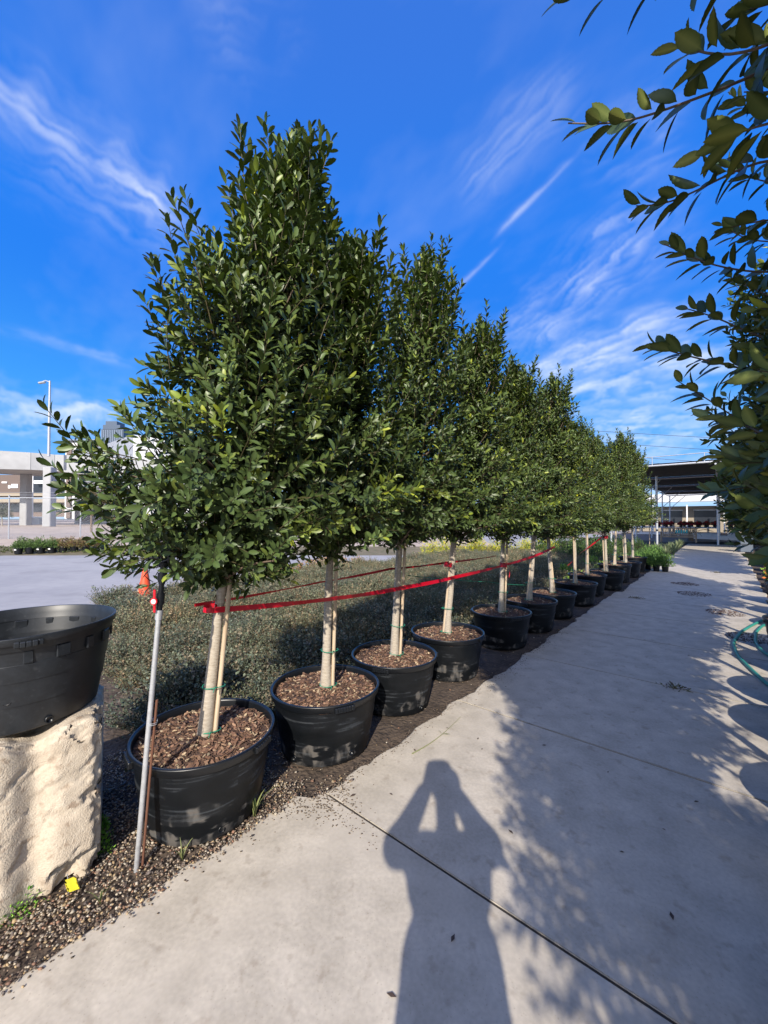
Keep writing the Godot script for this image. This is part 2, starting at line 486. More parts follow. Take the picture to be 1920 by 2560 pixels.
func build_ground() -> void:
	var b := MB.new()
	var g := []
	for j in 3:
		for i in 3:
			g.append(Vector3((i - 1) * 2500.0, -0.09, (j - 1) * 2500.0))
	b.sheet(g, 3, 3)
	structure(put("ground", b.mesh(), M.dirt), "bare brown earth lying under everything", "ground")
	# concrete walk, slab by slab
	var path := Node3D.new()
	path.name = "path"
	add_child(path)
	structure(path, "pale concrete walk between the two rows of potted trees", "path")
	b = MB.new()
	b.box(xf(Vector3(-0.6, -0.057, -15.0)), Vector3(2.3, 0.1, 38.0))
	put("joint_bed", b.mesh(), M.joint, path)
	var gaps := 0.017
	for k in range(-3, 21):
		var z0 := -1.57 - 1.54 * (k - 1) - gaps * 0.5
		var z1 := -1.57 - 1.54 * k + gaps * 0.5
		b = MB.new()
		var pts := []
		var rows := 26
		var right := 0.66 + 0.012 * maxf(0, k - 6)
		for j in rows:
			var z := lerpf(z0, z1, float(j) / (rows - 1))
			var l := path_edge(z)
			var rr := right + 0.02 * sin(z * 3.1) + 0.015 * sin(z * 9.0)
			for i in 9:
				var y := 0.0
				var x := 0.0
				match i:
					0: x = l - 0.02; y = -0.07
					1: x = l - 0.008; y = -0.012
					2: x = l + 0.012; y = -0.001
					7: x = rr; y = -0.006
					8: x = rr + 0.01; y = -0.07
					_: x = lerpf(l + 0.012, rr - 0.01, (i - 2) / 4.0)
				pts.append(Vector3(x, y, z))
		b.sheet(pts, 9, rows)
		for e in [[z0, 0.0], [z1, 0.0]]:
			var l2: float = path_edge(e[0])
			b.face([Vector3(l2, -0.001, e[0]), Vector3(right, -0.001, e[0]), Vector3(right, -0.07, e[0]), Vector3(l2, -0.07, e[0])])
		put("slab", b.mesh(), M.path, path)
	# planting strip between walk and trees: dark soil, slightly uneven
	b = MB.new()
	var sp := []
	var un := noise(77, 1.6, 4)
	for j in 110:
		for i in 16:
			var x := -3.6 + i * 0.125
			var z := 1.6 - j * 0.18
			var y := -0.03 + un.get_noise_2d(x * 2.0, z * 2.0) * 0.022
			if i >= 14: y = minf(y, -0.012)
			if i == 15: x = -1.72; y = -0.045
			sp.append(Vector3(x, y, z))
	b.sheet(sp, 16, 110)
	structure(put("planting_strip", b.mesh(), M.dirt), "dark damp soil strip under the taped row of pots", "soil")
	# strip on the other side
	b = MB.new()
	sp = []
	for j in 90:
		for i in 8:
			var x := 0.6 + i * 0.4
			var z := 3.0 - j * 0.42
			sp.append(Vector3(x, -0.035 + un.get_noise_2d(x * 3.0 + 40.0, z * 2.0) * 0.03, z))
	b.sheet(sp, 8, 90)
	structure(put("mulch_strip", b.mesh(), M.dirt), "dark mulched strip under the row across the walk", "soil")
	# driveway beyond the ground cover
	b = MB.new()
	g = []
	for p in [Vector3(-9.2, -0.03, 14), Vector3(-8.6, -0.03, -30), Vector3(-9.0, -0.03, -70), Vector3(-20.0, -0.03, 14), Vector3(-26.8, -0.03, -12), Vector3(-47.0, -0.03, -70)]:
		g.append(p)
	b.sheet([g[0], g[3], g[1], g[4], g[2], g[5]], 2, 3)
	structure(put("road", b.mesh(), M.road), "light grey concrete driveway beyond the ground cover", "road")
	# verge and paved bank rising to the overpass
	var rx := Vector3(cos(yaw), 0, -sin(yaw))
	var fw := Vector3(-sin(yaw), 0, -cos(yaw))
	b = MB.new()
	g = []
	var prof := [[17.0, -0.05], [18.6, -0.01], [19.5, 0.09], [20.5, 0.2]]
	for j in prof.size():
		for i in 12:
			g.append(rx * (-34.0 + i * 3.6) + fw * prof[j][0] + Vector3(0, prof[j][1], 0))
	b.sheet(g, 12, prof.size())
	structure(put("verge", b.mesh(), M.verge), "dry grassy verge along the far side of the driveway", "verge")
	b = MB.new()
	g = []
	prof = [[20.4, 0.19], [23.0, 0.5], [28.0, 0.75], [33.0, 0.9], [60.0, 1.1], [160.0, 1.2]]
	for j in prof.size():
		for i in 12:
			g.append(rx * lerpf(-34.0 - j * 25.0, 5.6, i / 11.0) + fw * prof[j][0] + Vector3(0, prof[j][1], 0))
	b.sheet(g, 12, prof.size())
	structure(put("bank", b.mesh(), M.bank), "tan paved bank rising to the overpass columns", "bank")
	# garden bed at the end of the walk
	b = MB.new()
	g = []
	for j in 12:
		for i in 12:
			g.append(Vector3(-12.0 + i * 2.2, -0.02 + 0.1 * sin(i * 1.3 + j), -35.2 - j * 2.2))
	b.sheet(g, 12, 12)
	structure(put("nursery_yard", b.mesh(), M.bed), "tan mulched yard at the end of the walk under the shade roof", "ground")

func pebble_mesh(sd: int) -> MB:
	var r := RandomNumberGenerator.new()
	r.seed = sd
	var b := MB.new()
	var seg := 6
	var top := b.vert(Vector3(0, 1, 0), Vector3.UP)
	var low := b.vert(Vector3(0, -1, 0), Vector3.DOWN)
	for k in seg:
		var a := TAU * k / seg
		var o := Vector3(cos(a), 0, sin(a))
		b.vert(o * r.randf_range(0.8, 1.2) + Vector3(0, r.randf_range(-0.2, 0.3), 0), (o + Vector3(0, 0.25, 0)).normalized())
	for k in seg:
		b.tri(top, 2 + k, 2 + (k + 1) % seg); b.tri(low, 2 + k, 2 + (k + 1) % seg)
	return b

func scatter_gravel() -> void:
	rng.seed = 900
	var lists := [[], [], []]
	var cols := [[], [], []]
	var un := noise(78, 0.9, 3)
	var tones := [[0.42, 0.33, 0.24], [0.3, 0.22, 0.16], [0.55, 0.47, 0.36], [0.2, 0.15, 0.12], [0.36, 0.2, 0.13], [0.55, 0.48, 0.38], [0.16, 0.13, 0.115], [0.5, 0.36, 0.2]]
	for i in 30000:
		var z := rng.randf_range(0.1, -1.75)
		if i > 25000: z = rng.randf_range(-1.5, -12.0)
		var x := rng.randf_range(-3.2, path_edge(z) + 0.02 + 0.05 * pow(rng.randf(), 3.0))
		var dens := un.get_noise_2d(x * 2.5, z * 2.5) + 0.6
		if z < -1.5: dens *= 0.4
		dens = dens * 1.3 - 0.12
		if rng.randf() > dens: continue
		var s := rng.randf_range(0.0026, 0.0065) * (1.6 if rng.randf() < 0.12 else 1.0)
		var y := -0.026 + s * 0.25
		if x > path_edge(z) - 0.01: y = s * 0.3
		var t := Transform3D(Basis.from_euler(Vector3(rng.randf_range(-0.5, 0.5), rng.randf() * TAU, rng.randf_range(-0.5, 0.5))).scaled_local(Vector3(s * rng.randf_range(0.9, 1.6), s * rng.randf_range(0.5, 0.8), s)), Vector3(x, y + 0.01 * rng.randf(), z))
		var c: Array = tones[rng.randi() % tones.size()]
		var k := rng.randi() % 3
		var l := rng.randf_range(0.45, 0.95)
		lists[k].append(t)
		cols[k].append(Color(c[0] * l, c[1] * l, c[2] * l))
	var soil_l := [[], [], []]
	var soil_c := [[], [], []]
	for i in 2000:                      # soil and grit washed over the edge of the walk
		var z := rng.randf_range(-0.2, -6.0)
		if i % 3 == 0: z = -1.5 + rng.randfn() * 0.14
		var wide := 0.05 + 0.05 * (un.get_noise_1d(z * 4.0) + 0.5)
		if i % 3 == 0: wide = 0.24 * exp(-pow((z + 1.5) / 0.16, 2.0)) + 0.03
		var x := path_edge(z) - 0.03 + wide * absf(rng.randfn()) * 0.75
		var s := rng.randf_range(0.0016, 0.005)
		var k := rng.randi() % 3
		soil_l[k].append(xf(Vector3(x, s * 0.3, z), rng.randf() * TAU, Vector3(s * 1.3, s * 0.6, s)))
		var l := rng.randf_range(0.5, 1.3)
		soil_c[k].append(Color(0.13 * l, 0.095 * l, 0.07 * l))
	tag(baked("soil_grains", [pebble_mesh(50), pebble_mesh(51), pebble_mesh(52)], M.stone, soil_l, soil_c), "loose dark soil grains washed over the edge of the walk", "soil", "", "stuff")
	tag(baked("gravel", [pebble_mesh(40), pebble_mesh(41), pebble_mesh(42)], M.stone, lists, cols), "tan and brown pea gravel in the planting strip", "gravel", "", "stuff")

# ------------------------------------------------------------------ leaves and shoots
func leaf_mb(detail: int, width: float, sheets: int, gain := 1.0) -> MB:
	# unit leaf along +Y, upper face towards +Z, folded along its midrib and bent back at the tip
	var b := MB.new()
	var ts := [0.0, 0.28, 0.62, 1.0]
	var ws := [0.03, 0.88, 0.95, 0.0]
	if detail == 1:
		ts = [0.0, 0.2, 0.52, 0.84, 1.0]
		ws = [0.03, 0.66, 1.0, 0.72, 0.0]
	if detail == 2:
		ts = [0.0, 0.05, 0.15, 0.3, 0.45, 0.6, 0.63, 0.72, 0.75, 0.83, 0.86, 0.94, 1.0]
		ws = [0.04, 0.16, 0.58, 0.9, 1.0, 0.93, 0.98, 0.76, 0.82, 0.52, 0.56, 0.18, 0.0]
	var st := ts.size()
	for side in ([1.0, -1.0] if sheets == 2 else [1.0]):
		var f := b.v.size()
		var off := Vector3(0, 0, -0.007) if side < 0.0 else Vector3.ZERO
		var rib := Color(0.078, 0.115, 0.034) if side > 0.0 else Color(0.26, 0.3, 0.09)
		var lam := Color(0.058, 0.092, 0.031) if side > 0.0 else Color(0.11, 0.155, 0.045)
		rib = rib * gain
		lam = lam * gain
		for i in st:
			var t: float = ts[i]
			var w: float = ws[i] * width * 0.5
			var z := -0.17 * t * t
			var slope := Vector3(0, 0.34 * t, 1.0).normalized()
			b.c = rib
			b.vert(Vector3(0, t, z) + off, slope * side)
			b.c = lam
			for sx in [-1.0, 1.0]:
				b.vert(Vector3(w * sx, t, z + w * 0.3) + off, (slope + Vector3(-0.3 * sx, 0, 0)).normalized() * side)
		for i in st - 1:
			var p := f + i * 3
			for q in [1, 2]:
				if ws[i] > 0.0: b.tri(p, p + q, p + 3)
				if ws[i + 1] > 0.0: b.tri(p + q, p + 3 + q, p + 3)
	b.c = Color(1, 1, 1)
	return b

var leaf_far: MB
var leaf_one: MB
var leaf_two: MB
var leaf_mesh: ArrayMesh
var leaf_mesh_spiny: ArrayMesh
var shoots := []      # [mesh, leaf transforms, twig mesh]

func leaf_frame(p: Vector3, d: Vector3, face: Vector3, s: float, wide := 1.0) -> Transform3D:
	var y := d.normalized()
	var x := y.cross(face)
	if x.length() < 0.02: x = y.cross(Vector3(1, 0.1, 0))
	x = x.normalized()
	return Transform3D(Basis(x * s * wide, y * s, x.cross(y) * s), p)

func make_shoot(sd: int, n: int, length: float, leaf_len: float) -> Array:
	var r := RandomNumberGenerator.new()
	r.seed = sd
	var pts := []
	var rad := []
	var bend := Vector3(r.randf_range(-1, 1), 0, r.randf_range(-1, 1)) * 0.06
	for i in 5:
		var t := i / 4.0
		pts.append(Vector3(0, t * length, 0) + bend * t * t)
		rad.append(lerpf(0.0034, 0.0014, t))
	var tw := MB.new()
	tw.c = Color(0.1, 0.085, 0.045)
	tw.tube(pts, rad, 3, false)
	var frames := []
	var tints := []
	var ang := r.randf() * TAU
	for i in n:
		var t := pow((i + 0.6) / n, 0.8)
		ang += 2.4 + r.randf_range(-0.25, 0.25)
		var p := Vector3(0, t * length, 0) + bend * t * t
		var tilt := lerpf(1.25, 0.5, t) + r.randf_range(-0.22, 0.22)
		var out := Vector3(cos(ang), 0, sin(ang))
		var d := (Vector3.UP * cos(tilt) + out * sin(tilt)).normalized()
		var face := (Vector3.UP * sin(tilt) - out * cos(tilt) + Vector3(r.randf_range(-0.5, 0.5), r.randf_range(-0.2, 0.2), r.randf_range(-0.5, 0.5))).normalized()
		var s := leaf_len * r.randf_range(0.72, 1.1) * (0.72 if i > n - 3 else 1.0)
		var fr := leaf_frame(p + d * 0.008, d, face, s, r.randf_range(0.85, 1.15))
		frames.append(fr)
		var tn := r.randf_range(0.65, 1.3)
		var yel := 0.9 if r.randf() < 0.02 else (0.3 if r.randf() < 0.25 else 0.0)
		tints.append(Color(tn * (1.0 + 2.2 * yel), tn * (1.0 + 1.5 * yel), tn * (1.0 + 0.3 * yel)))
	return [tw, frames, tw.mesh(), tints]

func profile(t: float, tab: Array) -> float:
	for i in tab.size() - 1:
		if t <= tab[i + 1][0]:
			return lerpf(tab[i][1], tab[i + 1][1], (t - tab[i][0]) / (tab[i + 1][0] - tab[i][0]))
	return tab[-1][1]

const CROWN_SHAPE := [[0.0, 0.42], [0.06, 0.7], [0.17, 0.79], [0.3, 0.68], [0.43, 0.53], [0.62, 0.46], [0.8, 0.37], [0.92, 0.25], [1.0, 0.1]]

func axis_at(ds: Dictionary, y: float) -> Vector3:
	var t := clampf((y - 0.38) / (ds.top - 0.38), 0, 1)
	return Vector3(0, y, 0) + ds.lean * (t * 0.55 + t * t * 0.45) + Vector3(sin(y * 2.1 + ds.sd), 0, cos(y * 1.7 + ds.sd)) * 0.025 * t
func reach_at(ds: Dictionary, t: float, a: float) -> float:
	var rr: float = profile(t, CROWN_SHAPE) * ds.wide
	var m := 0.9
	for l in ds.lobes:
		m += l[2] * exp(-pow((t - l[1]) / 0.13, 2.0)) * maxf(0.0, cos(a - l[0])) * 0.7
	m -= 0.12 * maxf(0.0, sin(t * 23.0 + a * 2.0 + ds.sd))
	return rr * m

# a crown: trunk axis + list of shoot placements, in the tree's own frame
func design_tree(sd: int, bottom: float, top: float, lean: Vector3, count: int, wide := 1.0) -> Dictionary:
	var r := RandomNumberGenerator.new()
	r.seed = sd
	var ds := {"sd": sd, "bottom": bottom, "top": top, "lean": lean, "wide": wide}
	var sh := []
	# uneven crown: a few directional lobes
	var lobes := []
	for k in 7: lobes.append([r.randf() * TAU, r.randf(), r.randf_range(0.12, 0.32), r.randf_range(0.8, 1.4)])
	ds.lobes = lobes
	for i in count:
		var t := r.randf()
		while r.randf() > 0.25 + profile(t, CROWN_SHAPE) * 0.95: t = r.randf()
		var a := r.randf() * TAU
		var rr: float = reach_at(ds, t, a)
		var deep := 1.0 - 0.75 * pow(r.randf(), 1.5)
		var y := lerpf(bottom, top, t)
		var out := Vector3(cos(a), 0, sin(a))
		var el := lerpf(-0.25, 1.15, pow(t, 0.7)) + r.randf_range(-0.4, 0.45) + (1.0 - deep) * 0.5
		var d := (out * cos(el) + Vector3.UP * sin(el) + Vector3(r.randf_range(-0.3, 0.3), 0, r.randf_range(-0.3, 0.3))).normalized()
		var tip: Vector3 = axis_at(ds, y) + out * rr * deep
		sh.append([tip, d, r.randf() * TAU, r.randf_range(0.8, 1.2), r.randi() % 6, deep, t])
	for i in 44:                       # long leaders standing out of the outline
		var t := pow(r.randf(), 0.7) * 0.85 + 0.1
		var a := r.randf() * TAU
		var out := Vector3(cos(a), 0, sin(a))
		var y := lerpf(bottom, top, t)
		var base: Vector3 = axis_at(ds, y) + out * reach_at(ds, t, a) * 0.8
		var d := (out * lerpf(0.7, 0.16, t) + Vector3.UP).normalized()
		sh.append([base + d * 0.3, d, r.randf() * TAU, r.randf_range(1.0, 1.3), 6, 1.0, t])
	for i in 7:
		var d := (Vector3.UP + Vector3(r.randf_range(-0.35, 0.35), 0, r.randf_range(-0.35, 0.35))).normalized()
		sh.append([axis_at(ds, top - 0.12 + r.randf() * 0.1) + d * 0.12, d, r.randf() * TAU, 1.0, 6, 1.0, 1.0])
	# trunk and limbs
	var tr := MB.new()
	var pts := []
	var rad := []
	for i in 15:
		var t := i / 14.0
		var y := lerpf(0.36, top - 0.15, t)
		pts.append(axis_at(ds, y) + Vector3(r.randf_range(-1, 1), 0, r.randf_range(-1, 1)) * 0.006)
		rad.append(lerpf(0.037, 0.008, pow(t, 0.75)) * r.randf_range(0.94, 1.08) * (1.18 if i == 0 else 1.0))
	tr.tube(pts, rad, 12)
	var limbs := MB.new()
	for k in 30:
		var t := k / 30.0
		var a := k * 2.4 + r.randf()
		var y0 := lerpf(bottom - 0.02, top - 0.5, t)
		var out := Vector3(cos(a), 0, sin(a))
		var rr: float = reach_at(ds, clampf(t + 0.08, 0, 1), a) * 0.8
		var p0: Vector3 = axis_at(ds, y0)
		var p3: Vector3 = axis_at(ds, y0 + 0.15 + 0.25 * t) + out * rr
		var q := []
		for j in 6:
			var u := j / 5.0
			q.append(p0.lerp(p3, u) + Vector3.UP * 0.08 * sin(u * PI) * (0.3 - t) + Vector3(r.randf_range(-1, 1), 0, r.randf_range(-1, 1)) * 0.012)
		limbs.tube(q, [0.011, 0.009, 0.0075, 0.006, 0.005, 0.004], 6, false)
	ds.shoots = sh
	ds.trunk = tr.mesh()
	ds.limbs = limbs.mesh()
	return ds

func shoot_frame(s: Array) -> Transform3D:
	var d: Vector3 = s[1]
	var x := d.cross(Vector3(0.2, 0.35, 0.9)).normalized()
	var bs := Basis(x, d, x.cross(d)) * Basis(Vector3.UP, s[2])
	var length := 0.44 if s[4] == 6 else 0.3
	return Transform3D(bs * s[3], s[0] - d * length * s[3])

func shoot_tint(s: Array, r: RandomNumberGenerator) -> Color:
	var k := r.randf_range(0.75, 1.25)
	var young := clampf((s[5] - 0.6) * 1.2, 0, 1) * clampf(s[6] * 1.1 - 0.05, 0, 1)
	if r.randf() < 0.05: young = 1.6
	return Color(k * (1.0 + 0.8 * young), k * (1.0 + 0.6 * young), k * (1.0 - 0.05 * young))

# adds the crown of a design to a tree thing; `singles` shoots nearest the camera are built leaf by leaf
func add_crown(tree: Node3D, ds: Dictionary, singles: int, under := false, far := false) -> void:
	var crown := Node3D.new()
	crown.name = "crown"
	tree.add_child(crown)
	var r := RandomNumberGenerator.new()
	r.seed = 4000 + int(ds.top * 100)
	var order := range(ds.shoots.size())
	var single := {}
	if singles > 0:
		var cam := tree.transform.affine_inverse() * Vector3(0, CAM_H, 0)
		var view := []
		for i in order:
			var s: Array = ds.shoots[i]
			var wp: Vector3 = tree.transform * (s[0] as Vector3)
			var cp := (wp - Vector3(0, CAM_H, 0)).rotated(Vector3.UP, -yaw).rotated(Vector3.RIGHT, -pitch)
			var sees := cp.z < -0.2 and absf(cp.x / cp.z) < 1.0 and absf(cp.y / cp.z) < 1.3
			view.append([(s[0] - cam).length() + (0.0 if sees else 100.0), i])
		view.sort_custom(func(a, b): return a[0] < b[0])
		var left := 300
		for e in view:
			var cnt: int = shoots[ds.shoots[e[1]][4]][1].size()
			if e[0] < 1.06: continue
			if e[0] > 99.0 or left < cnt or single.size() >= singles: break
			left -= cnt
			single[e[1]] = true
	var all := MB.new()
	var lens := tree.transform.affine_inverse() * Vector3(0, CAM_H, 0)
	for i in order:
		var s: Array = ds.shoots[i]
		var gap := ((s[0] as Vector3) - lens).length()
		if gap < 0.85 or gap < 1.05 and s[0].y < 2.3: continue
		var fr := shoot_frame(s)
		var tint := shoot_tint(s, r)
		var sh: Array = shoots[s[4]]
		if single.has(i):
			var kind := "leaf%d" % (3 if tint.r > 1.8 else (1 if tint.r > 1.35 else (2 if tint.r < 0.9 else 0)))
			for lf in sh[1]:
				put("leaf", leaf_mesh_spiny if under else leaf_mesh, M[kind], crown).transform = fr * (lf as Transform3D)
			put("twig", sh[2], M.leaf, crown).transform = fr
		else:
			all.add(sh[0], fr)
			for j in sh[1].size():
				all.add(leaf_two if under else (leaf_far if far else leaf_one), fr * (sh[1][j] as Transform3D), tint * sh[3][j])
	put("foliage", all.mesh(), M.leaf, crown).set_meta("kind", "stuff")

# ------------------------------------------------------------------ pots
const POT_R := 0.372
const POT_B := 0.305
const POT_H := 0.42
var pot_mesh: ArrayMesh
var rim_mesh: ArrayMesh
var lug_mesh: ArrayMesh
var hole_mesh: ArrayMesh
var mulch := []
var chip_meshes := []

func make_pot_meshes() -> void:
	var b := MB.new()
	var prof := [Vector2(POT_B - 0.012, 0.0), Vector2(POT_B, 0.008)]
	for i in range(1, 13):
		var t := i / 12.0
		prof.append(Vector2(lerpf(POT_B, POT_R - 0.014, t) + (0.004 if i == 8 else 0.0), lerpf(0.008, POT_H - 0.05, t)))
	prof.append(Vector2(POT_R - 0.013, POT_H - 0.03))
	b.lathe(prof, 108, 1)
	pot_mesh = b.mesh()
	b = MB.new()
	b.lathe([Vector2(POT_R - 0.013, POT_H - 0.045), Vector2(POT_R + 0.002, POT_H - 0.04), Vector2(POT_R + 0.004, POT_H - 0.012), Vector2(POT_R + 0.009, POT_H - 0.007), Vector2(POT_R + 0.009, POT_H - 0.001), Vector2(POT_R + 0.004, POT_H + 0.003), Vector2(POT_R - 0.007, POT_H + 0.002), Vector2(POT_R - 0.011, POT_H - 0.01), Vector2(POT_R - 0.017, POT_H - 0.07)], 72, 2)
	rim_mesh = b.mesh()
	b = MB.new()
	for k in 7:                         # curved grip under the rim
		var a := (k - 3) * 0.05
		var o := Vector3(cos(a), 0, sin(a))
		b.box(Transform3D(Basis(o, Vector3.UP, o.cross(Vector3.UP)), o * (POT_R + 0.007) + Vector3(0, POT_H - 0.026, 0)), Vector3(0.018 + (0.007 if k in [0, 6] else 0.0), 0.034, 0.0205), 0.004)
	lug_mesh = b.mesh()
	b = MB.new()
	b.lathe([Vector2(0.017, -0.004), Vector2(0.017, 0.004), Vector2(0.011, 0.004), Vector2(0.01, -0.006), Vector2(0.0, -0.007)], 14)
	hole_mesh = b.mesh()
	for k in 3:
		b = MB.new()
		var r := RandomNumberGenerator.new()
		r.seed = 300 + k
		var top := []
		var low := []
		var nn := 6
		for j in nn:
			var a := TAU * j / nn
			var q := r.randf_range(0.7, 1.1)
			top.append(Vector3(cos(a) * q, 0.16 + r.randf_range(-0.06, 0.06), sin(a) * 0.45 * q))
			low.append(Vector3(cos(a) * q * 0.95, -0.16, sin(a) * 0.42 * q))
		b.face(top)
		for j in nn: b.face([top[j], top[(j + 1) % nn], low[(j + 1) % nn], low[j]])
		chip_meshes.append(b)
	for k in 2:                        # mulch surface discs
		b = MB.new()
		var un := noise(210 + k, 3.0, 3)
		var prof2 := []
		var g := []
		var nr := 12
		var ns := 48
		for i in nr + 1:
			for j in ns + 1:
				var a := TAU * j / ns
				var rr := (POT_R - 0.012) * i / nr
				var p := Vector3(cos(a) * rr, 0, sin(a) * rr)
				p.y = POT_H - 0.045 + 0.022 * (1.0 - pow(float(i) / nr, 2.0)) + un.get_noise_2d(p.x * 4.0, p.z * 4.0) * 0.014
				g.append(p)
		b.sheet(g, ns + 1, nr + 1)
		mulch.append([b.mesh(), un])

func chip_lists(sd: int, count: int, un: FastNoiseLite) -> Array:
	var r := RandomNumberGenerator.new()
	r.seed = sd
	var lists := [[], [], []]
	var cols := [[], [], []]
	var tones := [[0.165, 0.092, 0.058], [0.235, 0.135, 0.085], [0.115, 0.066, 0.044], [0.31, 0.19, 0.12], [0.2, 0.105, 0.068], [0.46, 0.35, 0.22]]
	for i in count:
		var a := r.randf() * TAU
		var rr := (POT_R - 0.03) * sqrt(r.randf())
		var p := Vector3(cos(a) * rr, 0, sin(a) * rr)
		p.y = POT_H - 0.045 + 0.022 * (1.0 - pow(rr / POT_R, 2.0)) + un.get_noise_2d(p.x * 4.0, p.z * 4.0) * 0.014 + r.randf_range(0.002, 0.009)
		var s := r.randf_range(0.006, 0.016)
		var k := r.randi() % 3
		var c: Array = tones[r.randi() % tones.size() if r.randf() < 0.75 else 0]
		var thin := 0.35 if r.randf() < 0.3 else 1.0
		lists[k].append(Transform3D(Basis.from_euler(Vector3(r.randf_range(-0.6, 0.6), r.randf() * TAU, r.randf_range(-0.6, 0.6))).scaled_local(Vector3(s * 1.4, s * 0.9, s * 1.3 * thin)), p))
		var l := r.randf_range(0.7, 1.25)
		cols[k].append(Color(c[0] * l, c[1] * l, c[2] * l))
	return [lists, cols]

func add_pot(t: Node3D, k: int, chips: int, turn: float) -> void:
	var pot := put("pot", pot_mesh, M["pot%d" % (k % 3)], t)
	pot.rotation.y = turn
	put("rim", rim_mesh, M.plastic, pot)
	for j in 3:
		var l := put("handle", lug_mesh, M.plastic, pot)
		l.rotation.y = j * TAU / 3.0 + 0.4
	for j in 5:
		var a := j * TAU / 5.0 + 0.2
		var o := Vector3(cos(a), 0, sin(a))
		var hh := put("drain_hole", hole_mesh, M.plastic, pot)
		hh.transform = Transform3D(Basis(o.cross(Vector3.UP), o, Vector3.UP), o * (POT_B + 0.006) + Vector3(0, 0.045 + 0.02 * (j % 2), 0))
	var mu: Array = mulch[k % 2]
	var soil := put("mulch", mu[0], M.soil, t)
	soil.rotation.y = turn
	var cl := chip_lists(700 + k, chips, mu[1])
	baked("bark_chips", chip_meshes, M.chips, cl[0], cl[1], soil)

func add_support(t: Node3D, ds: Dictionary, side: Vector3, sd: int) -> void:
	put("trunk", ds.trunk, M.bark, t)
	put("limbs", ds.limbs, M.twig, t)
	var b := MB.new()
	var p0 := Vector3(side.x * 0.05, 0.34, side.z * 0.05)
	var p1: Vector3 = axis_at(ds, 1.75) + side * 0.034
	b.tube([p0, p0.lerp(p1, 0.3), p0.lerp(p1, 0.7), p1], [0.0135, 0.0132, 0.0132, 0.013], 8)
	put("stake", b.mesh(), M.stake, t)
	for y in [0.415, 0.66]:
		var tie := MB.new()
		var c: Vector3 = axis_at(ds, y) + side * 0.02
		var pts := []
		var rad := []
		for k in 21:
			var a := TAU * k / 20.0
			var o := side * cos(a) * 0.062 + side.cross(Vector3.UP) * sin(a) * 0.046
			pts.append(c + o + Vector3(0, 0.004 * sin(a * 2.0 + sd), 0))
			rad.append(0.0032)
		tie.tube(pts, rad, 5, false)
		tie.tube([pts[3], pts[3] + Vector3(0.01, 0.012, 0.02), pts[3] + Vector3(0.018, -0.012, 0.035)], [0.003, 0.003, 0.002], 5)
		put("tie", tie.mesh(), M.green_tie, t)

